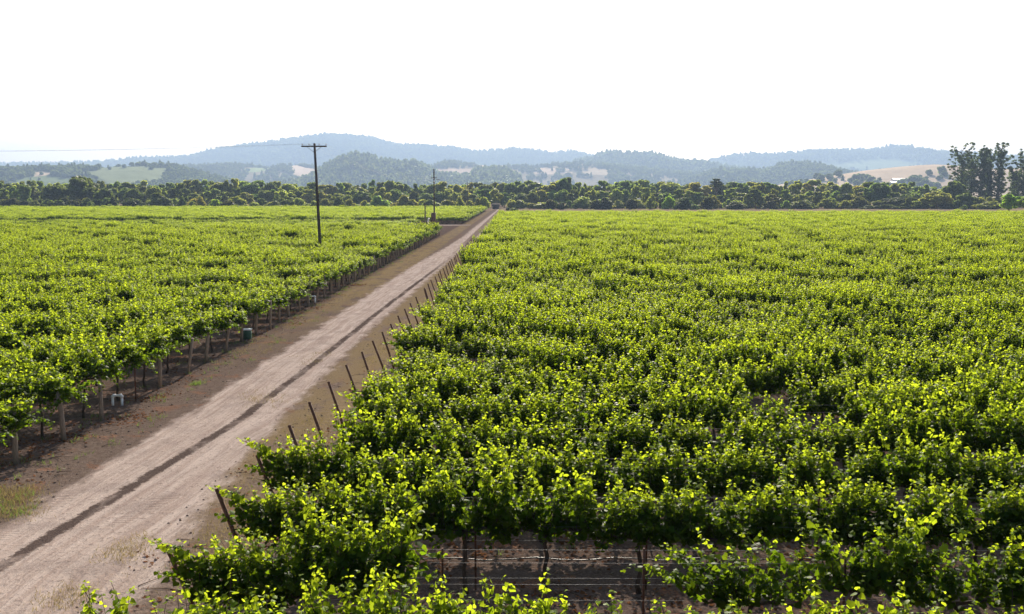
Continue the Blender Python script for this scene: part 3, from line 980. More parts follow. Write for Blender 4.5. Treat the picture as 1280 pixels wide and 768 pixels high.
# eucalyptus stand at the right
def eucalyptus(px, top, wpx, D, seed, label, lean=0.0, low=.16):
    r = np.random.default_rng(seed)
    x, h = GD(px, top, D)
    w = wpx * D / F / 2
    root = empty('eucalyptus_tree', (x, D, 0))
    tb = MB()
    tp = np.array([[0, 0, -.3], [lean * .2 * w, .1, h * .3], [lean * .5 * w + r.normal(0, .4), r.normal(0, .4), h * .6], [lean * w + r.normal(0, .6), 0, h * .93]])
    ts = np.linspace(0, 1, 10)
    path = np.stack([np.interp(ts, np.linspace(0, 1, 4), tp[:, k]) for k in range(3)], 1)
    tb.tube(path, np.linspace(.75, .12, 10), 7)
    mb = MB()
    nb = 52
    for b in range(nb):
        t0 = low + (.97 - low) * (b + r.random()) / nb
        p0 = np.array([np.interp(t0, ts, path[:, k]) for k in range(3)])
        th = r.uniform(0, 6.28)
        reach = w * r.uniform(.35, 1.3) * (1.2 - .4 * t0)
        p2 = p0 + np.array([math.cos(th) * reach, math.sin(th) * reach, reach * r.uniform(.45, 1.1)])
        p1 = p0 * .5 + p2 * .5 + np.array([math.cos(th), math.sin(th), -.6]) * reach * .12
        tb.tube([p0, p1, p2], [.22, .13, .05], 5)
        for c in (p2, p1 * .4 + p2 * .6 + r.normal(0, .5, 3), p1 + r.normal(0, .4, 3)):
            n = int(r.integers(22, 56))
            d = r.normal(size=(n, 3)); d /= np.linalg.norm(d, axis=1, keepdims=True)
            sz = r.uniform(.7, 1.5)
            P = c + d * np.array([1, 1, .62]) * sz * r.uniform(.3, 1, n)[:, None]
            mb.leaves(QUAD, QF, P, d + r.normal(size=(n, 3)) * .7, r.normal(size=(n, 3)), r.uniform(.3, .62, n), r.uniform(0, .5, n))
    # shaggy growth along the stem
    n = 1500
    t0 = r.uniform(.08, .92, n)
    P = np.stack([np.interp(t0, ts, path[:, k]) for k in range(3)], 1) + r.normal(0, 1, (n, 3)) * np.array([1.2, 1.2, .5])
    mb.leaves(QUAD, QF, P, r.normal(size=(n, 3)), r.normal(size=(n, 3)), r.uniform(.35, .75, n), r.uniform(0, .4, n))
    tb.build('trunk', M['tree_bark'], root)
    cr = mb.build('crown', M['tree'], root); cr.color = (.40, .47, .52, 1)
    tag(root, label, 'eucalyptus tree', 'eucalyptus stand at the right')


eucalyptus(1206, 181, 30, 620, 1, 'leftmost eucalyptus, its feathery branches reaching far out to the left', -.25)
eucalyptus(1216, 190, 18, 630, 2, 'shorter eucalyptus squeezed behind the leftmost one', 0)
eucalyptus(1229, 178, 18, 622, 3, 'slim tall eucalyptus with a flat thin top left of the sky gap', .1)
eucalyptus(1238, 186, 14, 628, 4, 'narrow dark eucalyptus column just right of the sky gap', -.1)
eucalyptus(1251, 175, 22, 620, 5, 'tallest eucalyptus, forked top, steep rising branches', .25)
eucalyptus(1270, 208, 12, 632, 6, 'shortest eucalyptus, a low narrow one before the right edge', -.1)
eucalyptus(1283, 190, 28, 618, 7, 'eucalyptus half cut off by the right picture edge', 0)

# ------------------------------------------------------------------ far buildings
def pitched(name, loc, rz, w, d, eave, ridge, label, cat, wallm, roofm, windows=0):
    root = empty(name, loc, rz)
    b = MB(); hw, hd = w / 2, d / 2
    b.add([(-hw, -hd, -1), (hw, -hd, -1), (hw, hd, -1), (-hw, hd, -1), (-hw, -hd, eave), (hw, -hd, eave), (hw, hd, eave), (-hw, hd, eave), (-hw, 0, ridge), (hw, 0, ridge)],
          [(0, 1, 5, 4), (2, 3, 7, 6), (1, 2, 6, 9, 5), (3, 0, 4, 8, 7)])
    b.build('wall', wallm, root)
    rf = MB(); o_ = .5; t = .25
    for s in (-1, 1):
        q = np.array([(-hw - o_, s * (hd + o_), eave - .25 + .02), (hw + o_, s * (hd + o_), eave - .25 + .02), (hw + o_, 0, ridge + .06), (-hw - o_, 0, ridge + .06)])
        q2 = q + np.array([0, 0, t])
        rf.add(np.concatenate([q, q2]), [(0, 1, 2, 3), (4, 7, 6, 5), (0, 4, 5, 1), (1, 5, 6, 2), (3, 2, 6, 7), (0, 3, 7, 4)])
    rf.build('roof', roofm, root)
    dr = MB(); dr.box((w * .2, -hd - .05, eave * .38), (w * .16, .1, eave * .76))
    dr.build('door', M['dark_wood'], root)
    for k in range(windows):
        wb_ = MB(); wb_.box((-w * .38 + k * w * .16, -hd - .05, eave * .6), (w * .07, .1, eave * .3)); wb_.build('window', M['dark_glass'], root)
    tag(root, label, cat)
    return root


def on_slope(hill, px, py, d0, d1):
    for D in np.arange(d0, d1, 4.0):
        x = GD(px, py, D)[0]; z = float(hill.height(x, D))
        if project(x, D, z)[1] <= py: return x, D, z
    return x, D, z


x_, D_, z_ = on_slope(tanhill, 1131, 229.5, 1750, 2300)
pitched('farm_shed', (x_, D_, z_), 0.03, 52, 18, 5.0, 9.5, 'long low farm shed with a pale roof at the foot of the tan hill', 'farm shed', M['wall'], M['roof'], 3)
x_, D_, z_ = on_slope(tanhill, 1123, 232, 1750, 2300)
pitched('farm_shed', (x_, D_, z_), 0.03, 34, 14, 4.2, 7.6, 'shorter pale roofed farm shed just in front of the long shed', 'farm shed', M['wall'], M['roof'], 2)
x_, y_ = G(619.5, 261.5)
pitched('storage_shed', (x_, y_, 0), 0.05, 3.3, 3.0, 1.75, 2.75, 'small dark shed at the far end of the dirt track', 'shed', M['dark_wood'], M['dark_wood'], 0)

# ------------------------------------------------------------------ utility poles and their wires
def utility_pole(px, base_py, top_py, label, arm=2.5, lean=(0, 0), arm_rz=0.0, arm_drop=.35, rad=.16, D=None, ins=4):
    if D is None: x, D = G(px, base_py)
    else: x = GD(px, 250, D)[0]
    _, h = GD(px, top_py, D)
    root = empty('utility_pole', (x, D, 0))
    p = MB(); p.tube([(0, 0, -.3), (lean[0] * .5, lean[1] * .5, h * .5), (lean[0], lean[1], h)], [rad, rad * .85, rad * .68], 10)
    p.build('pole', M['pole_wood'], root, smooth=True)
    z = h - arm_drop
    c, s = math.cos(arm_rz), math.sin(arm_rz)
    ends = []
    a_ = MB(); a_.box((lean[0], lean[1] - .19, z), (arm, .11, .14), rz=arm_rz, bev=.015); a_.build('crossarm', M['pole_wood'], root)
    for sd_ in (-1, 1):
        b = MB(); b.tube([(lean[0] + sd_ * c * arm * .28, lean[1] - .25 + sd_ * s * arm * .28, z - .05), (lean[0], lean[1] - .17, z - .62)], .02, 5)
        b.build('brace', M['pole_wood'], root)
    for k in range(ins):
        f_ = [-.47, -.2, .2, .47][k] if ins == 4 else [-.45, .45][k]
        q = (lean[0] + c * arm * f_, lean[1] - .19 + s * arm * f_, z + .07)
        i_ = MB(); i_.tube([(q[0], q[1], q[2]), (q[0], q[1], q[2] + .06), (q[0], q[1], q[2] + .1), (q[0], q[1], q[2] + .17), (q[0], q[1], q[2] + .2)], [.015, .02, .055, .045, .03], 8)
        i_.build('insulator', M['porcelain'], root)
        ends.append((x + q[0], D + q[1], q[2] + .19))
    tag(root, label, 'utility pole', 'utility poles along the track')
    return root, ends, (x, D, h)


P1, e1, b1 = utility_pole(401.5, 331, 179.5, 'nearest and tallest utility pole, leaning left, with a straight crossarm on top', 2.55, (-.42, 0), 0, .30, .17)
P2, e2, b2 = utility_pole(543, 283.5, 211.5, 'second utility pole with a brown cabinet at its foot', 1.3, (0, 0), .35, 2.0, .19, ins=2)
P3, e3, b3 = utility_pole(584.5, 263.3, 228, 'thin distant utility pole left of the track end, before the trees', 2.2, (0, 0), .2, .6, .16, ins=4)
P4, e4, b4 = utility_pole(606.5, 261.5, 231.5, 'faintest utility pole, farthest back beside the track end', 2.2, (0, 0), .2, .6, .15, ins=4)
extra = MB(); extra.box((.95, -.25, b2[2] - 2.4), (.9, .12, .12)); extra.build('side_bracket', M['pole_wood'], P2)
mbt = MB(); mbt.tube([(0.02, -.27, b2[2] - 3.3), (0.02, -.27, b2[2] - 2.5)], .16, 9); mbt.build('cutout', M['porcelain'], P2)


def wire(p0, p1, sag, label, r_=.0035, name='overhead_wire', mat='wire', cat='wire', group='overhead wires between the poles', n=26):
    t = np.linspace(0, 1, n)[:, None]
    P = np.array(p0)[None] * (1 - t) + np.array(p1)[None] * t
    P[:, 2] -= (sag * 4 * t * (1 - t))[:, 0]
    mb = MB(); mb.tube(P, r_, 5)
    return tag(mb.build(name, M[mat]), label, cat, group)


nth4 = ['outer left', 'inner left', 'inner right', 'outer right']
for k in range(4):
    q = e1[k]
    tgt = (b2[0] + (-.05 if k < 2 else .4), b2[1] - .3, b2[2] - [1.2, 1.7, 2.05, 2.6][k])
    wire(q, tgt, 1.6 + .12 * k, 'sagging overhead wire from the %s insulator of the nearest pole to the cabinet pole' % nth4[k])
    wire(q, (q[0] - 84, q[1] + 6 + k * .4, q[2] + .35), .8, 'overhead wire running left from the %s insulator of the nearest pole' % nth4[k])
for k in range(2):
    wire(e2[k], e3[(0, 3)[k]], 1.8, 'overhead wire from the %s end of the cabinet pole arm to the thin distant pole' % ('left', 'right')[k])
    wire(e3[(0, 3)[k]], e4[(0, 3)[k]], .4, 'short far wire between the two distant poles, %s side' % ('left', 'right')[k])

# cabinet on the second pole, stub post and white valve
bx, by, bh = b2
root = empty('utility_cabinet', (bx - .15, by - .55, 0))
c_ = MB(); c_.box((0, 0, 1.75), (1.05, .6, 2.6), bev=.04); c_.build('cabinet_body', M['brown_metal'], root)
d_ = MB(); d_.box((0, -.32, 1.75), (.86, .04, 2.3), bev=.01); dd_ = d_.build('door', M['brown_metal'], root)
h_ = MB(); h_.tube([(.34, -.36, 1.6), (.34, -.40, 1.62), (.34, -.40, 1.8), (.34, -.36, 1.82)], .018, 5); h_.build('handle', M['dark_wood'], dd_)
l_ = MB(); l_.box((0, -.02, 3.1), (1.16, .74, .08), bev=.02); l_.build('lid', M['brown_metal'], root)
for sx in (-.4, .4):
    f_ = MB(); f_.box((sx, 0, .22), (.1, .5, .44)); f_.build('foot', M['dark_wood'], root)
tag(root, 'tall brown metal cabinet at the foot of the second utility pole', 'utility cabinet')
x_, y_ = G(531.5, 281.5)
p_ = MB(); p_.tube([(0, 0, -.2), (.02, 0, 2.6), (0, 0, 5.3)], [.16, .15, .14], 9)
tag(p_.build('stub_pole', M['pole_wood'], loc=(x_, y_, 0), smooth=True), 'short topless wooden pole standing left of the cabinet pole', 'pole')
root = empty('standpipe', (x_ + .75, y_ - .4, 0))
p_ = MB(); p_.tube([(0, 0, -.1), (0, 0, 1.0), (0, 0, 1.35), (.05, 0, 1.5), (.2, 0, 1.56), (.36, 0, 1.5)], .13, 9); p_.build('pipe', M['pvc'], root)
p_ = MB(); p_.tube([(0, 0, .8), (0, 0, .95)], .19, 9); p_.build('flange', M['pvc'], root)
tag(root, 'white standpipe beside the short wooden pole', 'standpipe')

# ------------------------------------------------------------------ grapevines
LEAF = [(0, 0, 0), (.40, -.14, -.10), (.56, .30, -.14), (.34, .58, -.06), (0, .95, -.05), (-.34, .58, -.06), (-.56, .30, -.14), (-.40, -.14, -.10)]
LEAF = [(x, y - .1, z) for x, y, z in LEAF]
LFACES = [(0, 1, 2, 3, 4), (0, 4, 5, 6, 7)]


def vine(seed, style):
    """returns foliage MB, wood MB. Row runs along local x, cordon centred on origin"""
    r = np.random.default_rng(seed)
    fo, wd = MB(), MB()
    P, Nn, Td, Sz, AgSun = [], [], [], [], []
    zc = {'hedge': .95, 'end': .95, 'sprawl': 1.08, 'cane': .85}[style]
    half = {'hedge': .84, 'end': .84, 'sprawl': .92, 'cane': .7}[style]
    # trunk + cordon
    wob = r.normal(0, .03, (6, 2))
    tp = [(wob[i, 0], wob[i, 1], -.05 + (zc + .02) * i / 5) for i in range(6)]
    wd.tube(tp, [.055, .042, .036, .038, .036, .034], 7)
    for s in (-1, 1):
        wd.tube([(tp[-1][0], tp[-1][1], zc - .03), (s * half * .5, r.normal(0, .03), zc + .03), (s * half, r.normal(0, .03), zc + r.normal(0, .03))], [.03, .024, .014], 6)

    def shoot(p, d, L, droop, sz0, spring=0.0, dens=1.0, lat=True):
        step = .046
        n = max(4, int(L / step))
        pts = [p.copy()]
        side = r.choice([-1, 1])
        for i in range(n):
            f_ = i / n
            d = d + np.array([r.normal(0, .05), r.normal(0, .05) - spring * p[1], -droop * (.3 + f_)])
            d /= np.linalg.norm(d)
            p = p + d * step
            if p[2] < .35: break
            pts.append(p.copy())
            size = sz0 * (1 - .62 * max(0, (f_ - .45) / .55) ** 1.2) * r.uniform(.75, 1.2)
            age_sun = np.clip(.02 + (.45 + .8 * (p[2] > 1.5)) * max(0, f_ - .55) + max(0, p[2] - (1.38 if style != 'sprawl' else 1.5)) * 1.25 + r.normal(0, .07), 0, 1)  # younger towards shoot tips; rise with height paints in the sunlit canopy top
            for q in range(1 if r.random() > .55 * dens else 2):
                side = -side
                lateral = np.cross(d, [0, 0, 1.0]); ln = np.linalg.norm(lateral)
                lateral = lateral / ln if ln > .2 else np.array([r.normal(), r.normal(), 0])
                o_ = lateral * side + r.normal(0, .6, 3)
                o_ /= np.linalg.norm(o_)
                P.append(p + o_ * size * r.uniform(.4, 1.0))
                Nn.append(o_ * .45 + np.array([0, 0, .75]) + r.normal(0, .42, 3))
                Td.append(o_ * .8 + np.array([0, 0, -.55]) + r.normal(0, .35, 3))
                Sz.append(size); AgSun.append(age_sun)
            if lat and r.random() < .10 and f_ < .7:
                shoot(p.copy(), d * .4 + r.normal(0, .6, 3) + np.array([0, 0, .2]), r.uniform(.12, .35), .05, sz0 * .62, 0, 1.0, False)
        pts = np.array(pts)
        if len(pts) > 3:
            k = pts[::3] if len(pts) > 8 else pts
            wd.tube(k, np.linspace(.007, .0025, len(k)), 4, cap=False)

    if style in ('hedge', 'end'):
        ns = 52
        for i in range(ns):
            x = -half + 2 * half * (i + r.random()) / ns
            flop = r.random() < .2
            ty = r.normal(0, .17) if not flop else r.choice([-1, 1]) * r.uniform(.4, .75)
            d = np.array([r.normal(0, .25), ty, 1.0 if not flop else .7])
            d /= np.linalg.norm(d)
            shoot(np.array([x, r.normal(0, .05), zc + .02]), d, r.uniform(.55, 1.12) * (1.0 if not flop else .9), r.uniform(0, .018) if not flop else r.uniform(.04, .12), 0.102, .14 if not flop else 0)
        for i in range(16):
            x = r.uniform(-half, half)
            shoot(np.array([x, r.normal(0, .05), zc]), np.array([r.normal(0, .5), r.choice([-1, 1]) * .5, .1]), r.uniform(.35, .6), .09, .105)
        for i in range(2):      # vigorous tips above the canopy
            x = r.uniform(-half, half)
            shoot(np.array([x, r.normal(0, .08), zc + .5]), np.array([r.normal(0, .2), r.normal(0, .15), 1.0]), r.uniform(.5, .75), .004, .092)
    if style == 'end':
        for i in range(4):
            d = np.array([-1.0, r.normal(0, .25), r.uniform(.15, .8)]); d /= np.linalg.norm(d)
            shoot(np.array([-half * .7, r.normal(0, .1), zc + r.uniform(.2, .75)]), d, r.uniform(.6, 1.15), r.uniform(0, .03), .12)
    if style == 'sprawl':
        ns = 54
        for i in range(ns):
            x = -half + 2 * half * (i + r.random()) / ns
            ty = r.normal(0, .55)
            d = np.array([r.normal(0, .3), ty, 1.0]); d /= np.linalg.norm(d)
            shoot(np.array([x, np.sign(ty) * .1 + r.normal(0, .06), zc + .08]), d, r.uniform(.6, 1.2), r.uniform(.02, .12), .105)
        for i in range(18):
            x = r.uniform(-half, half); sy = r.choice([-1, 1])
            shoot(np.array([x, sy * .15, zc + .1]), np.array([r.normal(0, .5), sy * .8, .25]), r.uniform(.5, 1.1), r.uniform(.08, .15), .10)
        for i in range(4):
            x = r.uniform(-half, half)
            shoot(np.array([x, r.normal(0, .2), zc + .3]), np.array([r.normal(0, .3), r.normal(0, .3), 1.0]), r.uniform(.5, .75), .01, .105)
    if style == 'cane':
        for i in range(13):
            sx = r.choice([-1, 1])
            d = np.array([sx * r.uniform(.2, 1.1), r.normal(0, .2), r.uniform(.5, 1.0)]); d /= np.linalg.norm(d)
            shoot(np.array([sx * r.uniform(0, half), r.normal(0, .05), zc]), d, r.uniform(.9, 1.7), r.uniform(.012, .04), .108, .05)
        for i in range(12):
            shoot(np.array([r.normal(0, .22), r.normal(0, .05), zc]), np.array([r.normal(0, .2), r.normal(0, .15), 1.0]), r.uniform(.5, 1.0), .008, .105, .05)
    fo.leaves(LEAF, LFACES, np.array(P), np.array(Nn), np.array(Td), np.array(Sz), np.array(AgSun))
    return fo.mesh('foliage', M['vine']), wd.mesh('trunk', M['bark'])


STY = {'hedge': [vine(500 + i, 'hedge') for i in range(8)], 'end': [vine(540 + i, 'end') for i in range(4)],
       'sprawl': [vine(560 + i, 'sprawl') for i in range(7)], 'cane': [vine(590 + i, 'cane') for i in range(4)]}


def thin(me, seed, keep, grow, name):
    """coarser copy of a vine's foliage: a share of its leaves, each larger"""
    r = np.random.default_rng(seed)
    nv = len(me.vertices)
    V = np.empty(nv * 3, np.float32); me.vertices.foreach_get('co', V)
    A = np.empty(nv, np.float32); me.attributes['age_sun'].data.foreach_get('value', A)
    V = V.reshape(-1, 8, 3); A = A.reshape(-1, 8)
    k_ = r.random(len(V)) < keep
    V, A = V[k_], A[k_]
    c = V.mean(1, keepdims=True)
    V = c + (V - c) * grow
    mb = MB()
    mb.v = [V.reshape(-1, 3)]; mb.a = [A.ravel()]; mb.n = V.shape[0] * 8
    mb.f = [tuple(i * 8 + j for j in f) for i in range(len(V)) for f in LFACES]
    return mb.mesh(name, M['vine'])


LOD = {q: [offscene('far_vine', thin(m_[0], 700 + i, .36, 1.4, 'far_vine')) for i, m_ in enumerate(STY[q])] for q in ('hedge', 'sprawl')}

vr = np.random.default_rng(77)
vines = []          # dicts
R_D0, R_DS, L_D0, L_DS = 11.79, 2.61, 25.5, 2.66
REDGE, LEDGE = -4.45, -13.55


def vig(x, y):
    return 1.0 + .09 * math.sin(x * .31 + y * .17) + .08 * math.sin(x * .83 - y * .41 + 2) + vr.normal(0, .07 if y < 60 else .115)


k = 0
while R_D0 + R_DS * k < 334:
    D = R_D0 + R_DS * k
    xmax = D * .54 + 5
    x, j = (REDGE - .1 if k == 0 else REDGE + .5 if k < 4 else REDGE + 1.25), 0
    x += .35 * math.sin(k * 1.7) if k > 3 else 0
    while x < xmax:
        style = 'end' if j == 0 and (0 < k < 4 or vr.random() < .25) else 'hedge'
        skip = vr.random() < .022
        if k == 1:
            if -2.0 < x < 3.6: skip = True
            elif x >= 3.6: style = 'cane'
            elif -3.5 < x: style = 'end'
        if k == 9 and j in (1,): skip = True
        if not skip:
            vines.append(dict(side='right', row=k, j=j, x=x + vr.normal(0, .05), y=D + vr.normal(0, .06), style=style, s=(max(.98, vig(x, D)) if k < 7 else vig(x, D)) * (1.05 if k == 0 else 1.06 if k < 6 else 1.02)))
        x += 1.52; j += 1
    k += 1
k = -1
while L_D0 + L_DS * k < 470:
    D = L_D0 + L_DS * k
    if 179 < D < 186 or 238 < D < 246: k += 1; continue
    xs = LEDGE
    sparse = 187 <= D <= 236
    if sparse: xs = -23
    if D > 247: xs = -12.6
    xmin = -(D * .54 + 5)
    x, j = xs, 0
    while x > xmin:
        if not (vr.random() < (.42 if sparse else .025)):
            vines.append(dict(side='left', row=k, j=j, x=x + vr.normal(0, .06), y=D + vr.normal(0, .08), style='sprawl', s=vig(x, D) * (.72 if sparse else 1.0)))
        x -= 1.82; j += 1
    k += 1


def in_frame(v):
    px_, py_ = project(v['x'], v['y'], 1.5)
    return -30 < px_ < 1310 and py_ < 830


vis = sorted([v for v in vines if in_frame(v)], key=lambda v: v['y'] ** 2 + v['x'] ** 2)
ORD = ['zeroth', 'first', 'second', 'third', 'fourth', 'fifth', 'sixth', 'seventh', 'eighth', 'ninth', 'tenth', 'eleventh', 'twelfth', 'thirteenth', 'fourteenth', 'fifteenth', 'sixteenth', 'seventeenth', 'eighteenth', 'nineteenth', 'twentieth', 'twenty-first', 'twenty-second', 'twenty-third', 'twenty-fourth', 'twenty-fifth', 'twenty-sixth', 'twenty-seventh', 'twenty-eighth', 'twenty-ninth', 'thirtieth']
indiv = vis[:300]
rows_seen = {}
for n_, v in enumerate(indiv):
    v['indiv'] = True
byrow = {}
for v in indiv: byrow.setdefault((v['side'], v['row']), []).append(v)
left_rows = sorted(k_[1] for k_ in byrow if k_[0] == 'left')
for (side, row), vs in byrow.items():
    vs.sort(key=lambda v: abs(v['x'] + 9))
    rn = row + 1 if side == 'right' else left_rows.index(row) + 1
    for n_, v in enumerate(vs):
        if v['style'] == 'end' and v['j'] > 0: v['style2'] = 1
        look = {'hedge': 'dense leafy grapevine', 'end': 'row-end grapevine reaching over the verge', 'cane': 'sparse long-caned grapevine', 'sprawl': 'spreading grapevine'}[v['style']]
        if rn == 1: rw = 'frontmost'
        else: rw = ORD[rn]
        lab = '%s, %s row %s of the track, %s from the track' % (look, rw, side, ORD[n_ + 1])
        if v.get('style2'): lab = 'grapevine with shoots reaching right over the bare gap, %s row right of the track' % rw
        elif v['style'] == 'end': lab = '%s, %s row %s of the track' % (look, rw, side)
        v['label'] = lab
for n_, v in enumerate(indiv):
    fm, tm = STY[v['style']][n_ % len(STY[v['style']])]
    flip = v['style'] in ('hedge', 'sprawl') and vr.random() < .5 or (v['style'] == 'end' and v['j'] > 0)
    root = empty('grapevine', (v['x'], v['y'], 0), math.pi if flip else 0.0, (1.0, 1.0, v['s']))
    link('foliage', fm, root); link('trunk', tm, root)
    tag(root, v['label'], 'grapevine', 'grapevines in the rows %s of the track' % v['side'])

rest = [v for v in vines if not v.get('indiv')]
grp = []


def arr(vs):
    n = len(vs)
    P = np.array([(v['x'], v['y'], 0) for v in vs]); s = np.array([v['s'] for v in vs])
    return P, np.where(vr.random(n) < .5, math.pi, 0.0), np.stack([np.ones(n), np.ones(n) * 1.0, s], 1)


FULL_LIM = 170
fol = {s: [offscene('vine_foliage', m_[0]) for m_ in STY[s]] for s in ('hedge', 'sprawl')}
tru = {s: [offscene('vine_trunk', m_[1]) for m_ in STY[s][:3]] for s in ('hedge', 'sprawl')}
for side, s in (('right', 'hedge'), ('left', 'sprawl')):
    near = [v for v in rest if v['side'] == side and v['y'] < FULL_LIM]
    far = [v for v in rest if v['side'] == side and v['y'] >= FULL_LIM]
    a1, a2 = arr(near), arr(far)
    grp.append((fol[s], *a1)); grp.append((tru[s], *a1)); grp.append((LOD[s], *a2))
    if side == 'left':
        edge = [v for v in far if v['x'] > -19]
        grp.append((tru[s], *arr(edge)))
stuff('distant_grapevines', grp, 'solid mass of distant vine rows filling both fields beyond the near rows', 'vineyard')

# ------------------------------------------------------------------ end posts, stakes, wires
def steel_post(x, y, top_z, tilt, label, r_=.036, group='rusty end posts of the right rows'):
    o = empty('end_post', (x, y, 0))
    L = top_z / math.cos(tilt)
    p = MB(); p.tube([(0, 0, -.1), (-math.sin(tilt) * L * .5, 0, top_z * .5), (-math.sin(tilt) * L, 0, top_z)], r_, 8); p.build('post', M['rust'], o, smooth=True)
    c = MB(); c.tube([(-math.sin(tilt) * L, 0, top_z), (-math.sin(tilt) * (L + .03), 0, top_z + .03)], [r_ * 1.15, r_ * .8], 8); c.build('cap', M['rust'], o)
    tag(o, label, 'post', group)
    return o


seen_top = {1: (209, 684), 2: (271.6, 613), 3: (322, 570.5), 4: (362, 533), 5: (387, 504), 6: (411, 478.5), 7: (433, 457.5), 8: (452.6, 441), 9: (466, 427), 10: (478, 416), 11: (488.5, 406), 12: (497.6, 395.5), 13: (506, 387), 14: (513, 380), 15: (520, 372), 16: (531, 360)}
for k in range(1, 46):
    y = R_D0 + R_DS * k
    zt = 1.78 if k != 16 else 2.0
    if k in seen_top:
        q, _ = GD(*seen_top[k], y); zt = min(1.95, max(1.6, _))
    else:
        q = -5.0 + random.uniform(-.06, .06)
    tl = R(random.uniform(15, 22))
    xb = q + math.tan(tl) * zt
    steel_post(xb, y, zt, tl, 'tilted rusty steel post at the track end of the %s right row from the front' % (ORD[k + 1]) if k < 29 else 'tilted rusty post half hidden at the end of a distant right row', .038 if k != 16 else .06)

# stakes between the vines in the near right rows
for k in (1, 2, 3):
    y = R_D0 + R_DS * k
    for n_ in range(5):
        x = -1.45 + n_ * 3.04 + .4 * k
        s_ = MB(); s_.tube([(0, 0, -.1), (0, 0, 1.0), (0, 0, 1.72)], [.018, .018, .018], 6)
        tag(s_.build('vine_stake', M['rust'], loc=(x, y + .05, 0)), 'thin dark steel stake in the %s right row from the front, %s from the track' % (ORD[k + 1], ORD[n_ + 1]), 'stake', 'thin stakes in the near right rows')
# trellis wires, drip hoses
for k in range(0, 6):
    y = R_D0 + R_DS * k
    for n_, (z, dy) in enumerate([(.95, 0), (1.22, -.06), (1.27, .06), (1.55, -.05), (1.72, .04)]):
        wire((-5.0, y + dy, z), (D_ := R_D0 * .54 + 12 + 2 * k, y + dy, z), .03, '%s trellis wire from the bottom in the %s right row from the front' % (ORD[n_ + 1], ORD[k + 1]), .0013, 'trellis_wire', 'wire', 'wire', 'trellis wires of the near right rows', 14)
    mb = MB()
    xs_ = np.linspace(-4.6, D_, 60)
    mb.tube(np.stack([xs_, np.full(60, y + .03), .58 + .03 * np.sin(xs_ * 4.1)], 1), .011, 6)
    tag(mb.build('drip_hose', M['hose'], smooth=True), 'black drip hose hung low along the %s right row from the front' % ORD[k + 1], 'hose', 'drip hoses of the near right rows')

# wooden posts on the left
seen_base = {0: (20, 580), 1: (80, 550), 2: (127, 525), 4: (200, 485), 5: (235, 467), 6: (257, 453), 7: (282, 440), 8: (302, 427), 9: (320, 418), 10: (338, 412)}
for k in range(-1, 58):
    if k == 3: continue
    y = L_D0 + L_DS * k
    x = -12.95 + random.uniform(-.08, .08)
    if k in seen_base: x, y = G(*seen_base[k])
    if y > 178: break
    h = random.uniform(1.42, 1.58)
    tl = random.choice([0, 0, .03, .12, -.06]) if k not in (5, 7) else .16
    root = empty('wooden_post', (x, y, 0), random.uniform(0, 3))
    root.rotation_euler = (0, tl, 0)
    r_ = random.uniform(.062, .08)
    p_ = MB(); p_.tube([(0, 0, -.1), (.006, 0, h * .5), (0, 0, h - .01), (0, 0, h)], [r_, r_ * .97, r_ * .95, r_ * .85], 10); p_.build('post', M['post_wood'], root, smooth=True)
    if k >= -1 and k < 29:
        lab = 'grey wooden post at the track end of the %s left row' % ORD[k + 1] if k >= 0 else 'thick grey wooden post just outside the left picture edge'
        if tl > .1: lab = 'leaning ' + lab.replace('at the track end', 'at the end')
    else:
        lab = 'small looking wooden post in the far line along the left rows'
    if k == 4:
        t_ = MB(); t_.box((.085, -.0, h - .12), (.01, .09, .3)); t_.build('tag', M['pale_sign'], root)
        t2 = MB(); t2.box((0, -.085, h - .1), (.09, .01, .3)); t2.build('tag', M['pale_sign'], root)
        lab += ', pale tag on top'
    tag(root, lab, 'post', 'wooden end posts of the left rows')
x, y = G(170, 502)
root = empty('marker_stake', (x, y, 0))
p_ = MB(); p_.tube([(0, 0, -.1), (0, 0, .8), (.01, 0, 1.62)], .026, 7); p_.build('stake', M['rust'], root)
p_ = MB(); p_.box((.06, -.035, 1.48), (.13, .012, .3), bev=.003); p_.build('tag', M['pale_sign'], root)
tag(root, 'thin rusty stake with a pale tag, beside the white pipe loop', 'stake')


def pipe_loop(px_, py_, w, h, r_, label):
    x, y = G(px_, py_)
    root = empty('pipe_loop', (x, y, 0), .1)
    a_ = MB(); a_.tube([(-w / 2, 0, h - .02), (w / 2, 0, h - .02)], r_, 10); a_.build('top_pipe', M['pvc'], root, smooth=True)
    for s in (-1, 1):
        b_ = MB(); b_.tube([(s * w / 2, 0, -.1), (s * w / 2, 0, h - .06)], r_, 10); b_.build('riser', M['pvc'], root, smooth=True)
        c_ = MB(); c_.tube([(s * w / 2, 0, h - .1), (s * w / 2, 0, h - .04), (s * (w / 2 - .02), 0, h - .015), (s * (w / 2 - .09), 0, h - .02)], r_ * 1.28, 10); c_.build('elbow', M['pvc'], root, smooth=True)
    tag(root, label, 'pipe loop')
    return root


pipe_loop(147, 507, .30, .36, .04, 'white plastic pipe loop standing on the soil beside the thin tagged stake')
pipe_loop(390, 379, .42, .46, .055, 'smaller looking white pipe loop farther back under the left row ends')
x, y = G(309, 424)
root = empty('valve_box', (x, y, 0), .1)
b_ = MB(); b_.box((0, 0, .22), (.40, .36, .46), bev=.03); b_.build('box_body', M['green_plastic'], root)
b_ = MB(); b_.box((0, 0, .475), (.45, .41, .06), bev=.015); b_.build('lid', M['pvc'], root)
tag(root, 'green plastic valve box with a white lid among the left posts', 'valve box')

# ------------------------------------------------------------------ weeds, dry grass, clods
BL = [(-.06, 0, 0), (.06, 0, 0), (.02, .6, .06), (0, 1, .2), (-.02, .6, .06)]
BF = [(0, 1, 2, 4), (4, 2, 3)]


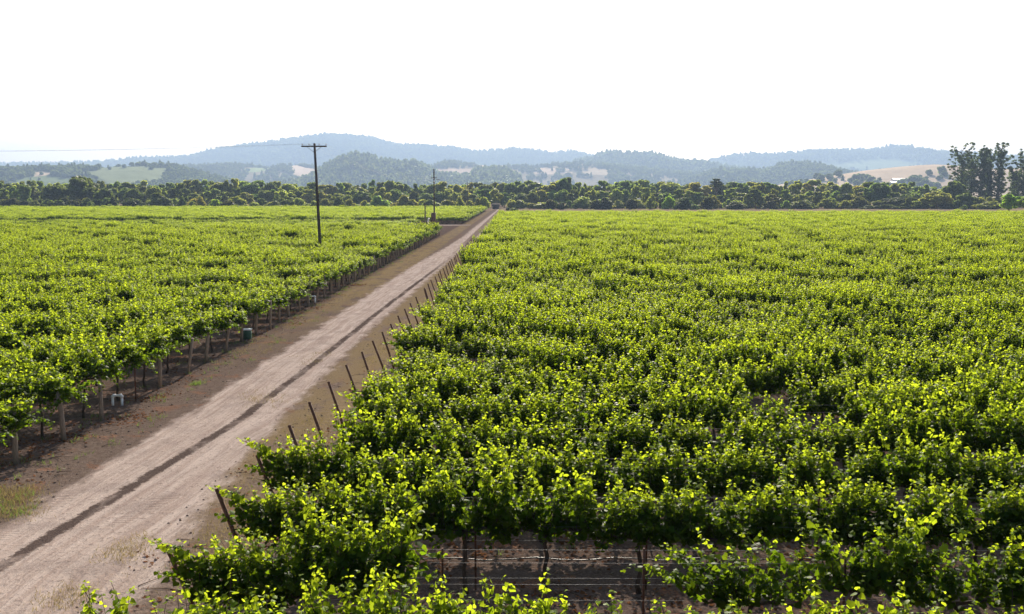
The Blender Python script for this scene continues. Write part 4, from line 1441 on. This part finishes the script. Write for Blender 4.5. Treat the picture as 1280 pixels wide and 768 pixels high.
def tufts(name, mat, spots, label, cat, per=26, h=.13, spread=.22):
    r = np.random.default_rng(len(name) * 7)
    P, T = [], []
    for x, y, s in spots:
        n = int(per * s)
        P.append(np.stack([x + r.normal(0, spread * s, n), y + r.normal(0, spread * s * 1.6, n), np.zeros(n)], 1))
    P = np.concatenate(P); n = len(P)
    td = np.stack([r.normal(0, .5, n), r.normal(0, .5, n), np.ones(n)], 1)
    mb = MB()
    mb.leaves(BL, BF, P, np.stack([r.normal(size=n), r.normal(size=n), np.full(n, .2)], 1), td, h * r.uniform(.5, 1.5, n), r.uniform(0, 1, n))
    return tag(mb.build(name, mat), label, cat, kind='stuff')


rt = np.random.default_rng(3)
sp = []
for _ in range(520):
    y = 17 + 85 * rt.random() ** 1.3
    re_ = np.interp(y, *zip(*re))
    x = rt.uniform(re_ + .1, -5.2)
    if value_noise(np.array([x * .9 + y * .22 + 40]), 5, 3)[0] + value_noise(np.array([y * .16 + 20]), 6, 2)[0] > .0: sp.append((x, y, rt.uniform(.5, 1.5)))
for _ in range(120):
    px_, py_ = rt.uniform(-10, 42), rt.uniform(612, 648)
    x, y = G(px_, py_)
    sp.append((x, y, rt.uniform(.4, 1.0)))
for _ in range(300):
    y = 40 + 110 * rt.random()
    sp.append((rt.uniform(-12.7, np.interp(y, *zip(*le)) - .3), y, rt.uniform(.4, 1.3)))
for px_, py_ in ((335, 500), (322, 497), (392, 448), (160, 690), (150, 700), (175, 680), (85, 745), (75, 755)):
    for _ in range(12):
        x, y = G(px_ + rt.normal(0, 12), py_ + rt.normal(0, 5)); sp.append((x, y, rt.uniform(.4, 1)))
tufts('dry_grass', M['dry_blade'], sp, 'short dry yellow grass on the verges of the track', 'grass', 30, .085)
sp = []
for k in range(-1, 40):
    y = L_D0 + L_DS * k
    for _ in range(4):
        if rt.random() < .75: sp.append((-12.9 + rt.normal(0, .45), y + rt.normal(0, .4), rt.uniform(.4, 1.1)))
for _ in range(60):
    y = rt.uniform(24, 60); sp.append((rt.uniform(-12.6, -11.0), y, rt.uniform(.2, .6)))
for _ in range(40):
    y = rt.uniform(14, 26); sp.append((rt.uniform(-5, 9), y, rt.uniform(.2, .6)))
for _ in range(26):
    x, y = G(rt.uniform(-10, 40), rt.uniform(612, 645)); sp.append((x, y, rt.uniform(.3, .8)))
for _ in range(10): sp.append((G(247, 481)[0] + rt.normal(0, .1), G(247, 481)[1] + rt.normal(0, .1), .6))
tufts('weeds', M['weed'], sp, 'low green weeds around the left posts and between rows', 'weeds', 24, .12, .16)

mb = MB()
OCT = np.array([(1, 0, 0), (0, 1, 0), (-1, 0, 0), (0, -1, 0), (0, 0, 1), (0, 0, -.6)], float)
OF = [(0, 1, 4), (1, 2, 4), (2, 3, 4), (3, 0, 4), (1, 0, 5), (2, 1, 5), (3, 2, 5), (0, 3, 5)]
for _ in range(5200):
    q = rt.random()
    y = 15 + 55 * rt.random() ** 1.6
    if q < .5: x = rt.uniform(-14.5, -10.7)
    elif q < .75: x = rt.uniform(-7.5, -4.3)
    elif q < .9: x = rt.uniform(-4.3, 10); y = rt.uniform(14, 28)
    else: x = rt.uniform(-14, -11.3)
    s = .010 + .032 * rt.random() ** 3
    mb.add(OCT * s * rt.uniform(.6, 1.3, (6, 3)) + np.array([x, y, s * .3]), OF)
tag(mb.build('soil_clods', M['clod']), 'small clods of dry soil scattered over the verges and bare ground', 'soil clods', kind='stuff')

litter = leaf_material('dead_leaf', (0.11, 0.048, 0.026), (0.21, 0.11, 0.06), (0.14, 0.05, 0.02), (0.22, 0.11, 0.04), 0.25, 0.0)
rl = np.random.default_rng(19)
P = []
for _ in range(90):
    q = rl.random()
    if q < .62: cx_, cy_ = rl.uniform(-14.5, -11.6), 22 + 60 * rl.random() ** 1.5
    elif q < .8: cx_, cy_ = rl.uniform(-6.6, -4.6), 16 + 40 * rl.random() ** 1.5
    else: cx_, cy_ = rl.uniform(-3, 9), rl.uniform(15.5, 21)
    n = int(rl.integers(15, 75))
    P.append(np.stack([cx_ + rl.normal(0, .38, n), cy_ + rl.normal(0, .55, n), rl.uniform(.008, .03, n)], 1))
P = np.concatenate(P); n = len(P)
mb = MB()
mb.leaves(LEAF, LFACES, P, np.stack([rl.normal(0, .45, n), rl.normal(0, .45, n), np.ones(n)], 1), rl.normal(size=(n, 3)), rl.uniform(.04, .10, n), rl.uniform(0, 1, n))
tag(mb.build('leaf_litter', litter), 'dry reddish brown fallen leaves in patches under the row ends', 'leaf litter', kind='stuff')
mb = MB()
for _ in range(260):
    q = rl.random()
    if q < .6: x, y = rl.uniform(-14.8, -11.3), 21 + 45 * rl.random() ** 1.4
    elif q < .85: x, y = rl.uniform(-6.8, -4.4), 16 + 35 * rl.random() ** 1.4
    else: x, y = rl.uniform(-3, 9), rl.uniform(15, 21)
    L, th = rl.uniform(.15, .6), rl.uniform(0, 6.28)
    d_ = np.array([math.cos(th), math.sin(th), 0]) * L / 2; c_ = np.array([x, y, .018])
    mb.tube([c_ - d_, c_ + np.array([rl.normal(0, .03), rl.normal(0, .03), rl.uniform(0, .04)]), c_ + d_], [.008, .007, .004], 5)
tag(mb.build('prunings', M['bark']), 'cut vine prunings lying on the bare soil', 'prunings', kind='stuff')
